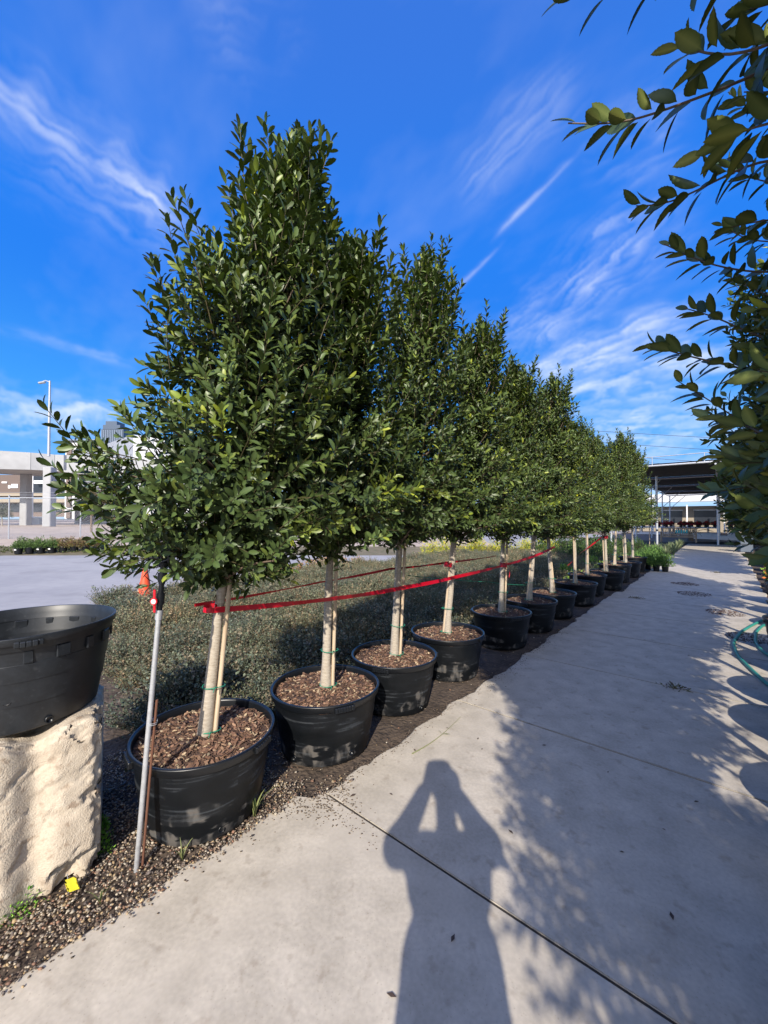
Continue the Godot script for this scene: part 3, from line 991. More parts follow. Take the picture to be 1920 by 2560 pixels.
func plant_trees() -> void:
	make_pot_meshes()
	leaf_far = leaf_mb(0, 0.4, 1)
	leaf_one = leaf_mb(1, 0.4, 1)
	leaf_two = leaf_mb(0, 0.42, 2)
	leaf_mesh = leaf_mb(1, 0.4, 2, 2.0).mesh()
	leaf_mesh_spiny = leaf_mb(2, 0.42, 2, 2.0).mesh()
	for k in 6: shoots.append(make_shoot(60 + k, 17 + k % 3, 0.3, 0.067))
	shoots.append(make_shoot(70, 27, 0.44, 0.066))
	var rx := Vector3(cos(yaw), 0, -sin(yaw))
	# the taped row
	var zs := [-1.09, -1.94, -2.78, -3.68, -4.95, -5.94, -6.96, -8.19, -9.42, -10.45, -11.79, -13.01, -14.49]
	var xs := [-2.24, -2.19, -2.23, -2.23, -2.2, -2.19, -2.19, -2.15, -2.23, -2.06, -2.14, -2.08, -2.13]
	var ordinal := ["first", "second", "third", "fourth", "fifth", "sixth", "seventh", "eighth", "ninth", "tenth", "eleventh", "twelfth", "thirteenth"]
	var tops := [3.77, 3.58, 3.98, 3.7]
	var designs := []
	for k in 4:
		var ln: Vector3 = [rx * 0.5, rx * 0.22 + Vector3(0.02, 0, 0.05), rx * 0.3, rx * 0.4][k]
		designs.append(design_tree(900 + k * 7, [1.27, 1.4, 1.4, 1.42][k], tops[k], ln, [1180, 860, 860, 880][k], [0.99, 0.9, 0.92, 1.0][k]))
	var templates := {}
	for i in zs.size():
		var p := Vector3(xs[i], -0.02, zs[i])
		var label: String = "potted holly tree, %s along the taped row from the concrete block" % ordinal[i]
		if i == 0: label = "tall leaning potted holly tree beside the concrete block, red tape knotted round its trunk"
		var k: int = i if i < 4 else [1, 3, 3, 1, 3, 1, 3, 1, 3][i - 4]
		if i < 4 or not templates.has(k):
			var t := thing("potted_tree", label, "potted tree", p, 0.0, "potted holly trees in the taped row")
			add_pot(t, i, [1500, 1200, 1000, 800][k] if i < 4 else 500, i * 1.3)
			add_support(t, designs[k], [rx, rx, rx, -rx][k], i)
			add_crown(t, designs[k], 24 if i < 4 else 0, false, i >= 2)
			if i >= 4: templates[k] = t
		else:
			var c: Node3D = templates[k].duplicate()
			c.name = numbered("potted_tree")
			add_child(c)
			c.position = p
			c.rotation.y = [0.5, 2.2, 4.1, 1.2, 3.0][i % 5]
			var s := lerpf(0.9, 1.0, clampf((i - 4) / 5.0, 0, 1)) + 0.04 * sin(i * 2.7)
			c.scale = Vector3(1, s, 1)
			tag(c, label, "potted tree", "potted holly trees in the taped row")
	# the row across the walk, whose pots stand just outside the picture
	var rz := [-0.72, -1.72, -2.78, -3.8, -4.63, -5.7, -6.66, -7.96, -9.1, -10.3, -14.2, -15.6, -17.0, -18.5, -20.2, -22.0, 0.35]
	var right_names := ["first", "second", "third", "fourth", "fifth", "sixth", "seventh", "eighth", "ninth", "tenth", "eleventh", "twelfth", "thirteenth", "fourteenth", "fifteenth", "sixteenth", "last"]
	var rd := []
	for k in 3:
		rd.append(design_tree(1300 + k * 11, [1.4, 1.36, 1.38][k], [3.75, 3.9, 3.65][k], Vector3([-0.12, 0.05, -0.05][k], 0, [0.05, 0.1, -0.1][k]), [1350, 1600, 1500][k], [1.08, 1.16, 1.1][k]))
	templates = {}
	for i in rz.size():
		var x := 0.76 if i < 7 else (1.02 if i < 10 else 1.35)
		var k := i % 3
		var label := "potted holly tree, %s in the row across the walk" % right_names[i]
		if i == rz.size() - 1:
			x = 1.45
			label = "potted holly tree set back from the row across the walk, beside the photographer"
		var p := Vector3(x + 0.03 * sin(i * 4.0), -0.02, rz[i])
		if i in [0, 1, 2] or not templates.has(k):
			var t := thing("potted_tree", label, "potted tree", p, 0.0, "potted holly trees across the walk")
			add_pot(t, i + 1, 400, i * 0.9)
			add_support(t, rd[k], Vector3(0.6, 0, 0.8), i)
			add_crown(t, rd[k], [2, 2, 4][i] if i in [0, 1, 2] else 0, i < 2, i >= 2)
			if not i in [0, 1, 2]: templates[k] = t
		else:
			var c: Node3D = templates[k].duplicate()
			c.name = numbered("potted_tree")
			add_child(c)
			c.position = p
			c.rotation.y = [0.7, 2.6, 4.4, 1.5, 3.4][i % 5]
			tag(c, label, "potted tree", "potted holly trees across the walk")
#NEXT
# ------------------------------------------------------------------ small plants
func rand_dir(r: RandomNumberGenerator) -> Vector3:
	return Vector3(r.randfn(), r.randfn(), r.randfn()).normalized()

# loose leafy mound: leaves spread through an upper half ellipsoid, pointing outwards
func bush_mb(sd: int, n: int, size: Vector3, leaf_len: float, wide: float, tones: Array) -> MB:
	var r := RandomNumberGenerator.new()
	r.seed = sd
	var lf := MB.new()
	for sx in [-1.0, 1.0]:
		lf.face([Vector3(0, 0, 0), Vector3(0.5 * wide * sx, 0.45, 0.1), Vector3(0, 1, -0.1)])
	var b := MB.new()
	for i in n:
		var d := rand_dir(r)
		d.y = absf(d.y)
		var k := pow(r.randf(), 0.45) * (0.85 + 0.25 * sin(d.x * 5.0 + sd) * cos(d.z * 4.0))
		var p := d * size * k
		var out := (d + rand_dir(r) * 0.8 + Vector3(0, 0.35, 0)).normalized()
		var c: Array = tones[r.randi() % tones.size()]
		var l := r.randf_range(0.7, 1.25)
		b.add(lf, leaf_frame(p, out, rand_dir(r) + Vector3.UP, leaf_len * r.randf_range(0.6, 1.2)), Color(c[0] * l, c[1] * l, c[2] * l))
	b.c = Color(0.07, 0.05, 0.03)
	for i in 7:
		var d := (rand_dir(r) * 0.6 + Vector3.UP).normalized() * size * 0.8
		b.tube([Vector3.ZERO, d * 0.5 + rand_dir(r) * 0.02, d], [0.012 * size.y + 0.002, 0.008 * size.y + 0.0015, 0.001], 4, false)
	return b

func strap_mb(sd: int, n: int, height: float, width: float, tones: Array) -> MB:
	var r := RandomNumberGenerator.new()
	r.seed = sd
	var b := MB.new()
	for i in n:
		var a := r.randf() * TAU
		var out := Vector3(cos(a), 0, sin(a))
		var side := out.cross(Vector3.UP)
		var h := height * r.randf_range(0.6, 1.1)
		var lean := r.randf_range(0.15, 0.75)
		var c: Array = tones[r.randi() % tones.size()]
		b.c = Color(c[0], c[1], c[2]) * r.randf_range(0.7, 1.25)
		var f := b.v.size()
		for j in 6:
			var t := j / 5.0
			var p := out * (h * lean * t * (0.35 + 0.75 * t)) + Vector3.UP * h * (t - 0.42 * lean * t * t * t)
			var w := width * (1.0 - t * t) + 0.0008
			b.vert(p - side * w, (Vector3.UP * lean - out * 0.8 + side * -0.2).normalized() * -1.0)
			b.vert(p + side * w, (Vector3.UP * lean - out * 0.8 + side * 0.2).normalized() * -1.0)
		for j in 5:
			var q := f + j * 2
			b.tri(q, q + 1, q + 2); b.tri(q + 1, q + 3, q + 2)
	return b

func small_pot_mb(r: float, h: float) -> MB:
	var b := MB.new()
	b.lathe([Vector2(0.001, 0.0), Vector2(r * 0.8, 0.0), Vector2(r * 0.82, 0.01), Vector2(r * 0.97, h * 0.88), Vector2(r * 1.04, h * 0.89), Vector2(r * 1.05, h), Vector2(r * 0.97, h), Vector2(r * 0.92, h * 0.85), Vector2(0.001, h * 0.84)], 24)
	return b

func build_ground_cover() -> void:
	var r := RandomNumberGenerator.new()
	r.seed = 5150
	var meshes := []
	for k in 4:
		var b := MB.new()
		var lf := MB.new()
		lf.face([Vector3(0, 0, 0), Vector3(0.32, 0.5, 0.05), Vector3(0, 1, -0.1), Vector3(-0.32, 0.5, 0.05)])
		for i in 74:
			var a := r.randf() * TAU
			var q := sqrt(r.randf())
			var base := Vector3(cos(a), 0, sin(a)) * 0.05 * q
			var d := (Vector3(cos(a), 0, sin(a)) * q * 0.85 + Vector3.UP * r.randf_range(0.6, 1.3) + rand_dir(r) * 0.35).normalized()
			var h := r.randf_range(0.12, 0.25)
			var dry := r.randf() < 0.2
			b.c = Color(0.2, 0.15, 0.09) if dry else Color(0.13, 0.115, 0.065)
			var tip := base + d * h + Vector3(0, 0.0, 0)
			b.tube([base, (base + tip) * 0.5 + rand_dir(r) * 0.01, tip], [0.0013, 0.001, 0.0006], 3, false)
			b.c = Color(1, 1, 1)
			for j in 10:
				var t := r.randf_range(0.35, 1.0)
				var p := base.lerp(tip, t)
				var c := Color(0.105, 0.125, 0.078) if r.randf() < 0.7 else Color(0.18, 0.195, 0.13)
				if dry: c = Color(0.25, 0.2, 0.13)
				b.add(lf, leaf_frame(p, d + rand_dir(r) * 1.1, rand_dir(r) + Vector3.UP, r.randf_range(0.011, 0.021)), c * r.randf_range(0.75, 1.2))
		meshes.append(b)
	var hn := noise(640, 0.7, 3)
	# dense patches of 1.1 m, each of many tufts; four kinds, turned and tinted
	var patches := []
	for k in 4:
		var all := MB.new()
		for i in 46:
			var x := (i % 7 + r.randf()) / 7.0 * 1.16 - 0.58
			var z := (i / 7 + r.randf()) / 7.0 * 1.16 - 0.58
			var n := hn.get_noise_2d(x * 3.0 + k * 9.0, z * 3.0)
			if n < -0.34: continue
			var s := r.randf_range(0.75, 1.25) * (1.05 + 0.75 * n)
			var w := hn.get_noise_2d(x * 2.0 + 90.0, z * 2.0 + k * 5.0)
			var l := r.randf_range(0.8, 1.2)
			all.add(meshes[r.randi() % 4], xf(Vector3(x, 0.05 * (n + 0.4), z), r.randf() * TAU, Vector3(s * 1.15, s, s * 1.15)), Color(l * (1.0 + 0.35 * w), l * (1.0 + 0.12 * w), l * (1.0 - 0.1 * w)))
		patches.append(all.mesh())
	var lists := [[], [], [], []]
	var cols := [[], [], [], []]
	for j in 15:
		for i in 6:
			var x := -3.2 - i * 1.06
			var z := -1.5 - j * 1.06 - maxf(0.0, 0.23 * (-x - 3.0))
			if j == 0: z -= 0.08
			var k := r.randi() % 4
			var n := hn.get_noise_2d(x * 0.8, z * 0.8)
			lists[k].append(xf(Vector3(x + r.randf_range(-0.05, 0.05), -0.05, z + r.randf_range(-0.05, 0.05)), (r.randi() % 4) * PI / 2.0, Vector3(1, 1.0 + 0.3 * n, 1)))
			cols[k].append(Color(1.0 + 0.25 * n, 1.0 + 0.1 * n, 1.0 - 0.1 * n))
	for k in 4:
		tag(many("ground_cover", patches[k], M.tiny, lists[k], cols[k]), "low grey-green twiggy ground cover behind the taped row", "ground cover", "ground cover bed", "stuff")
	# the soil they stand on
	var b2 := MB.new()
	var g := []
	for j in 24:
		for i in 12:
			g.append(Vector3(-9.15 + i * 0.54, -0.05 + 0.012 * sin(i * 2.0 + j * 1.7), -0.6 - j * 0.74))
	b2.sheet(g, 12, 24)
	structure(put("planting_bed", b2.mesh(), M.dirt), "dark soil bed under the ground cover", "soil")
	# golden and reddish shrubs along its far edges
	var gold := [[0.5, 0.45, 0.03], [0.36, 0.4, 0.03], [0.62, 0.52, 0.05], [0.24, 0.33, 0.03]]
	var gm := bush_mb(81, 900, Vector3(0.55, 0.95, 0.55), 0.075, 0.45, gold).mesh()
	for i in 11:
		var p := at(1085 + i * 30, 1392 - i * 1.2) + Vector3(0.2 * sin(i * 3.0), 0, 0.3 * cos(i * 5.0))
		var o := put("golden_shrub", gm, M.herb)
		o.transform = xf(Vector3(p.x, -0.05, p.z), i * 1.9, Vector3.ONE * (0.95 + 0.2 * sin(i * 2.3)))
		tag(o, "rounded golden-leaved shrub at the far edge of the ground cover", "shrub", "golden shrubs behind the ground cover")
	var rust := [[0.3, 0.13, 0.06], [0.16, 0.17, 0.06], [0.36, 0.2, 0.1], [0.12, 0.16, 0.05], [0.4, 0.28, 0.14]]
	var rm := bush_mb(82, 700, Vector3(0.42, 0.5, 0.42), 0.07, 0.5, rust).mesh()
	for i in 8:
		var p := at(640 + i * 36, 1440 - i * 4)
		var o := put("russet_shrub", rm, M.herb)
		o.transform = xf(Vector3(p.x, -0.05, p.z), i * 2.1, Vector3.ONE * (0.9 + 0.2 * sin(i * 1.7)))
		tag(o, "low russet and green shrub between ground cover and driveway", "shrub", "russet shrubs beside the driveway")
	var green := [[0.05, 0.1, 0.025], [0.09, 0.16, 0.03], [0.035, 0.07, 0.02]]
	var hm := bush_mb(83, 900, Vector3(0.6, 0.85, 0.6), 0.1, 0.4, green).mesh()
	var limes := bush_mb(84, 700, Vector3(0.4, 0.5, 0.4), 0.08, 0.4, [[0.2, 0.34, 0.05], [0.12, 0.25, 0.04], [0.3, 0.4, 0.06]]).mesh()
	for i in 14:
		var p := Vector3(-3.4 - (i % 4) * 0.9, -0.05, -15.6 - i * 0.75)
		var o := put("leafy_shrub", hm, M.herb)
		o.transform = xf(p, i * 1.3, Vector3.ONE * (0.9 + 0.25 * sin(i * 2.9)))
		tag(o, "dark green leafy shrub beyond the end of the taped row", "shrub", "dark shrubs past the taped row")
	for i in 7:
		var p := Vector3(-2.7 - (i % 3) * 0.45, -0.03, -10.2 - i * 0.95)
		var o := put("lime_shrub", limes, M.herb)
		o.transform = xf(p, i * 1.1, Vector3.ONE * (0.8 + 0.2 * sin(i * 2.1)))
		tag(o, "bright lime green shrub behind the farther taped pots", "shrub", "lime shrubs behind the farther pots")

# ------------------------------------------------------------------ things near the camera
func rough_block(sz: Vector3, seed_: int) -> MB:
	var b := MB.new()
	var n1 := noise(seed_, 4.0, 4)
	var n2 := noise(seed_ + 1, 14.0, 4)
	var cells := noise(seed_ + 2, 11.0, 2)
	cells.noise_type = FastNoiseLite.TYPE_CELLULAR
	cells.cellular_return_type = FastNoiseLite.RETURN_DISTANCE2_SUB
	var h := sz * 0.5
	for ax in 3:
		for sg in [-1.0, 1.0]:
			var u := (ax + 1) % 3
			var w := (ax + 2) % 3
			var nu := int(sz[u] / 0.0135) + 2
			var nw := int(sz[w] / 0.0135) + 2
			var pts := []
			for j in nw + 1:
				for i in nu + 1:
					var p := Vector3.ZERO
					p[ax] = sg * h[ax]
					p[u] = lerpf(-h[u], h[u], float(i) / nu)
					p[w] = lerpf(-h[w], h[w], float(j) / nw)
					var q := p
					var worn := 0.0
					for pair in [[0, 1], [1, 2], [0, 2]]:
						var da: float = h[pair[0]] - absf(q[pair[0]])
						var db: float = h[pair[1]] - absf(q[pair[1]])
						var cut := 0.025 + 0.34 * maxf(0.0, n1.get_noise_3dv(p * 0.75 + Vector3.ONE * (3.0 + 5.0 * pair[0] + 2.0 * pair[1])) + 0.02) + 0.012 * n2.get_noise_3dv(p)
						if da + db < cut:
							var mv := (cut - da - db) * 0.5
							q[pair[0]] -= signf(p[pair[0]]) * mv
							q[pair[1]] -= signf(p[pair[1]]) * mv
							worn = 1.0
					var nn := (q / h).normalized()
					var raw := maxf(worn, smoothstep(0.1, 0.2, n1.get_noise_3dv(p * 1.3 + Vector3.ONE * 17.0)))
					q += nn * (n1.get_noise_3dv(p * 1.2) * 0.003 + n2.get_noise_3dv(p * 2.2) * (0.0016 + 0.006 * raw) + (cells.get_noise_3dv(p) + 0.6) * 0.022 * raw - 0.006 * raw)
					var groove := exp(-pow((p.z + 0.81) / 0.055, 2.0)) * smoothstep(-h.x * 0.2, h.x, p.x)
					q.x -= groove * 0.04 + 0.05 * smoothstep(-h.y, h.y, p.y) * smoothstep(0.0, h.x, p.x)
					q.y -= exp(-pow((p.z + 0.81) / 0.065, 2.0)) * smoothstep(0.1, h.y, p.y) * 0.05
					q.z += (q.x - h.x) * 0.28 * smoothstep(-0.4, -h.z, p.z)        # skewed end face
					pts.append(q)
			var f := b.v.size()
			for j in nw + 1:
				for i in nu + 1:
					var c := j * (nu + 1) + i
					var dx: Vector3 = pts[j * (nu + 1) + mini(i + 1, nu)] - pts[j * (nu + 1) + maxi(i - 1, 0)]
					var dz: Vector3 = pts[mini(j + 1, nw) * (nu + 1) + i] - pts[maxi(j - 1, 0) * (nu + 1) + i]
					var nn := dx.cross(dz).normalized()
					if nn[ax] * sg < 0.0: nn = -nn
					b.vert(pts[c], nn)
			for j in nw:
				for i in nu:
					var c := f + j * (nu + 1) + i
					b.tri(c, c + 1, c + nu + 1); b.tri(c + 1, c + nu + 2, c + nu + 1)
	return b

func ring_box(b: MB, r: float, a: float, y: float, s: Vector3, bev := 0.003) -> void:
	var o := Vector3(cos(a), 0, sin(a))
	b.box(Transform3D(Basis(o, Vector3.UP, o.cross(Vector3.UP)), o * r + Vector3(0, y, 0)), s, bev)

func build_near_things() -> void:
	var o := put("concrete_block", rough_block(Vector3(0.67, 0.7, 2.1), 333).mesh(), M.block)
	o.position = Vector3(-2.525, 0.3, 0.47)
	tag(o, "weathered tan concrete block with chipped edges at the start of the taped row", "concrete block")
	# empty pot on it
	var t := thing("empty_pot", "large empty black plastic pot standing on the concrete block", "pot", Vector3(-2.63, 0.648, -0.37))
	var b := MB.new()
	var R := 0.37
	var H := 0.43
	b.lathe([Vector2(0.001, 0.012), Vector2(0.27, 0.012), Vector2(0.285, 0.002), Vector2(0.298, 0.012), Vector2(0.318, 0.13), Vector2(0.3215, 0.131), Vector2(0.335, 0.235), Vector2(0.3385, 0.236), Vector2(0.347, 0.31), Vector2(0.345, 0.312)], 72, 2)
	var body := put("body", b.mesh(), M.plastic_old, t)
	b = MB.new()
	b.lathe([Vector2(0.262, 0.02), Vector2(0.29, 0.03), Vector2(0.335, 0.3), Vector2(0.337, 0.302), Vector2(0.352, H - 0.06)], 72, 2)
	b.lathe([Vector2(0.001, 0.02), Vector2(0.262, 0.02)], 36)
	put("inner_wall", b.mesh(), M.plastic_old, body)
	b = MB.new()
	b.lathe([Vector2(0.345, 0.312), Vector2(0.352, 0.372), Vector2(0.362, 0.374), Vector2(0.364, 0.4), Vector2(0.375, 0.402), Vector2(0.378, 0.43), Vector2(0.374, 0.434), Vector2(0.366, 0.432), Vector2(0.358, 0.4), Vector2(0.349, 0.372)], 72, 2)
	put("rim", b.mesh(), M.plastic_old, t)
	for k in 18:
		b = MB.new()
		ring_box(b, 0.3515, k * TAU / 18.0 + 0.1, 0.342, Vector3(0.012, 0.055, 0.035 + 0.02 * (k % 2)), 0.003)
		put("rib", b.mesh(), M.plastic_old, t)
	for k in 2:
		b = MB.new()
		for j in 5: ring_box(b, 0.378 + (0.006 if j in [0, 4] else 0.012), 0.1 + k * PI + (j - 2) * 0.05, 0.405, Vector3(0.014, 0.026, 0.021), 0.004)
		put("handle", b.mesh(), M.plastic_old, t)
	for k in 6:
		var a := -0.15 + k * 0.45
		var y: float = [0.03, 0.16, 0.2, 0.03, 0.045, 0.22][k]
		var od := Vector3(cos(a), 0, sin(a))
		var hh := put("hole", hole_mesh, M.plastic, t)
		hh.transform = Transform3D(Basis(od.cross(Vector3.UP), od, Vector3.UP), od * (lerpf(0.3, 0.345, y / 0.31) + 0.003) + Vector3(0, y, 0))
	# sprinkler standpipe
	var p0 := at(340, 2186, -0.05)
	var p1 := pd(398, 1530, 1.84)
	var ax := (p1 - p0).normalized()
	t = thing("sprinkler_riser", "leaning galvanised pipe with red valve lever and black sprinkler head", "sprinkler", p0)
	var q1 := p1 - p0
	b = MB.new()
	b.tube([Vector3.ZERO, q1 * 0.5 + Vector3(0.002, 0, 0.002), q1], [0.0112, 0.0112, 0.0112], 14)
	put("pipe", b.mesh(), M.galv, t)
	b = MB.new()
	b.tube([q1 - ax * 0.035, q1 - ax * 0.033, q1 + ax * 0.008, q1 + ax * 0.01], [0.013, 0.0155, 0.0155, 0.013], 14)
	put("coupling", b.mesh(), M.galv, t)
	b = MB.new()
	b.tube([q1 + ax * 0.01, q1 + ax * 0.03, q1 + ax * 0.04, q1 + ax * 0.085, q1 + ax * 0.09, q1 + ax * 0.13], [0.012, 0.013, 0.018, 0.018, 0.012, 0.011], 12)
	var cam_r := Vector3(cos(yaw), 0, -sin(yaw))
	var to_cam := Vector3(sin(yaw), 0, cos(yaw))
	var valve := put("valve", b.mesh(), M.plastic, t)
	b = MB.new()
	var lb := Transform3D(Basis(cam_r, ax, to_cam).orthonormalized(), q1 + ax * 0.055 + to_cam * 0.026 - cam_r * 0.012)
	b.box(lb, Vector3(0.012, 0.105, 0.006), 0.0025)
	var lever := put("lever", b.mesh(), M.red, valve)
	b = MB.new()
	b.tube([lb * Vector3(0, 0, 0.002), lb * Vector3(0, 0, 0.0075)], [0.017, 0.016], 16)
	put("lever_hub", b.mesh(), M.red, valve)
	b = MB.new()
	b.tube([lb * Vector3(0, 0, 0.0075), lb * Vector3(0, 0, 0.0095)], [0.0115, 0.011], 14)
	put("hub_cap", b.mesh(), M.white, valve)
	var hd := q1 + ax * 0.13
	b = MB.new()
	b.tube([hd, hd + ax * 0.02, hd + ax * 0.022, hd + ax * 0.05, hd + ax * 0.053, hd + ax * 0.075, hd + ax * 0.08, hd + ax * 0.1], [0.014, 0.014, 0.02, 0.02, 0.012, 0.012, 0.021, 0.02], 12)
	b.box(Transform3D(Basis(cam_r, ax, to_cam).orthonormalized(), hd + ax * 0.125 - cam_r * 0.012), Vector3(0.012, 0.06, 0.014), 0.003)
	b.box(Transform3D(Basis(cam_r, ax, to_cam).orthonormalized(), hd + ax * 0.125 + cam_r * 0.022), Vector3(0.012, 0.06, 0.014), 0.003)
	b.box(Transform3D(Basis(cam_r, ax, to_cam).orthonormalized(), hd + ax * 0.157 + cam_r * 0.004), Vector3(0.06, 0.014, 0.018), 0.004)
	var hw := put("sprinkler_head", b.mesh(), M.plastic, t)
	b = MB.new()
	b.tube([hd + ax * 0.1, hd + ax * 0.115 + cam_r * 0.02, hd + ax * 0.135 + cam_r * 0.062], [0.008, 0.008, 0.006], 8)
	put("nozzle", b.mesh(), M.plastic, hw)
	b = MB.new()
	b.tube([hd + ax * 0.12 - cam_r * 0.07, hd + ax * 0.12 - cam_r * 0.02], [0.006, 0.006], 8)
	b.box(Transform3D(Basis(cam_r, ax, to_cam).orthonormalized(), hd + ax * 0.118 - cam_r * 0.072), Vector3(0.012, 0.024, 0.02), 0.003)
	put("hammer_arm", b.mesh(), M.plastic, hw)
	b = MB.new()
	var off := cam_r * 0.018 - to_cam * 0.014
	b.tube([off - Vector3(0, 0.02, 0), q1 * 0.35 + off * 0.95, q1 * 0.66 + off], [0.006, 0.006, 0.006], 7)
	put("rusty_rod", b.mesh(), M.rust, t)
	b = MB.new()
	var wr := []
	var wd := []
	for k in 17:
		var a := k * TAU / 8.0
		wr.append(q1 * (0.57 + 0.0008 * k) + off * 0.5 + (cam_r * cos(a) + to_cam * sin(a)) * 0.022)
		wd.append(0.0014)
	b.tube(wr, wd, 5)
	put("wire_tie", b.mesh(), M.steel, t)
	# yellow marker flag
	var fp := at(172, 2232, -0.012)
	t = thing("marker_flag", "small yellow plastic marker flag stuck in the gravel by the block", "flag", fp)
	b = MB.new()
	b.tube([Vector3(0, -0.01, 0), Vector3(-0.004, 0.03, 0), Vector3(-0.012, 0.075, 0.004)], [0.0015, 0.0015, 0.0015], 5)
	put("wire", b.mesh(), M.steel, t)
	b = MB.new()
	var fl := []
	for j in 5:
		for i in 6:
			var u := i / 5.0
			var w := j / 4.0
			fl.append(Vector3(-0.014, 0.012, 0.003) + cam_r * (u * 0.046) + Vector3(0, w * 0.046 - u * 0.015, 0) + to_cam * (0.012 * sin(u * 5.0 + w * 2.0)))
	b.sheet(fl, 6, 5)
	put("flag_sheet", b.mesh(), M.yellow, t)
	# weeds
	var wt := [[0.16, 0.36, 0.03], [0.1, 0.26, 0.02], [0.24, 0.44, 0.05]]
	var spots := [[240, 2132, 0.085, 0.11, "bright green weed growing against the foot of the concrete block"], [248, 2080, 0.05, 0.09, "small bright weed in the corner behind the concrete block"], [40, 2275, 0.1, 0.09, "bright feathery weed at the front foot of the concrete block"]]
	for k in spots.size():
		var s: Array = spots[k]
		var m := bush_mb(170 + k, 420, Vector3(s[2], s[3], s[2]), 0.016, 0.5, wt).mesh()
		o = put("weed", m, M.herb)
		o.position = at(s[0], s[1], -0.03)
		tag(o, s[4], "weed")
	var grass := strap_mb(190, 9, 0.2, 0.006, [[0.12, 0.17, 0.05], [0.2, 0.22, 0.08]])
	for k in 3:
		o = put("grass_tuft", grass.mesh(), M.herb)
		o.transform = xf([at(636, 2040, -0.03), at(455, 2150, -0.03), at(250, 2260, -0.03)][k], k * 2.0, Vector3.ONE * [1.0, 0.45, 0.4][k])
		tag(o, ["blades of grass between the first and second taped pots", "thin grass blades under the rim of the first taped pot", "sparse grass growing in the gravel by the yellow flag"][k], "grass")
	# nursery pots half hidden at the front of the ground cover
	for k in 4:
		var p := [Vector3(-3.12, -0.03, -1.2), Vector3(-2.86, -0.03, -1.62), Vector3(-3.4, -0.03, -1.35), Vector3(-2.78, -0.03, -2.35)][k] as Vector3
		t = thing("nursery_pot", ["small black nursery pot of ground cover beside the concrete block", "small black nursery pot between the first two taped pots", "small black nursery pot at the corner of the ground cover bed", "small black nursery pot behind the third taped pot"][k], "potted plant", p, k * 1.0, "small pots behind the first taped pots")
		put("pot", small_pot_mb(0.13, 0.2).mesh(), M.plastic, t)
		var pl := put("plant", bush_mb(410 + k, 380, Vector3(0.2, 0.2, 0.2), 0.02, 0.5, [[0.115, 0.135, 0.07], [0.2, 0.17, 0.1], [0.09, 0.11, 0.05]]).mesh(), M.herb, t)
		pl.position.y = 0.17
	# traffic cone on the driveway edge
	t = thing("traffic_cone", "orange traffic cone standing at the driveway edge beyond the ground cover", "traffic cone", at(362, 1512))
	b = MB.new()
	b.lathe([Vector2(0.15, 0.03), Vector2(0.145, 0.035), Vector2(0.035, 0.7), Vector2(0.026, 0.71), Vector2(0.024, 0.69)], 28)
	put("body", b.mesh(), M.orange, t)
	b = MB.new()
	b.box(xf(Vector3(0, 0.015, 0)), Vector3(0.38, 0.03, 0.38), 0.008)
	put("base", b.mesh(), M.orange, t)

func ribbon(pts: Array, width: float, twist: float) -> MB:
	var b := MB.new()
	b.c = Color(0.52, 0.006, 0.02)
	var run := 0.0
	for i in pts.size():
		var d: Vector3 = (pts[mini(i + 1, pts.size() - 1)] - pts[maxi(i - 1, 0)]).normalized()
		if i > 0: run += (pts[i] - pts[i - 1]).length()
		var side := d.cross(Vector3.UP).normalized()
		var a := twist * sin(run * 2.1) + 0.12 * sin(run * 13.0)
		var w := Vector3.UP * cos(a) + side * sin(a)
		var nn := d.cross(w).normalized()
		b.vert(pts[i] + w * width * 0.5, nn)
		b.vert(pts[i] - w * width * 0.5, nn)
	for i in pts.size() - 1:
		b.tri(i * 2, i * 2 + 1, i * 2 + 2); b.tri(i * 2 + 1, i * 2 + 3, i * 2 + 2)
	return b

func sag_line(keys: Array, sag: float) -> Array:
	var out := []
	for i in keys.size() - 1:
		var n := int((keys[i + 1] - keys[i]).length() / 0.04) + 2
		for j in n:
			var t := float(j) / n
			out.append((keys[i] as Vector3).lerp(keys[i + 1], t) - Vector3(0, sag * 4.0 * t * (1.0 - t), 0))
	out.append(keys[-1])
	return out

func tape_wrap(c: Vector3, r: float, h: float, turns := 2) -> MB:
	var pts := []
	for k in 12 * turns + 1:
		var a := TAU * k / 12.0
		pts.append(c + Vector3(cos(a) * r, h * (float(k) / (12 * turns) - 0.5), sin(a) * r))
	return ribbon(pts, 0.028, 0.3)

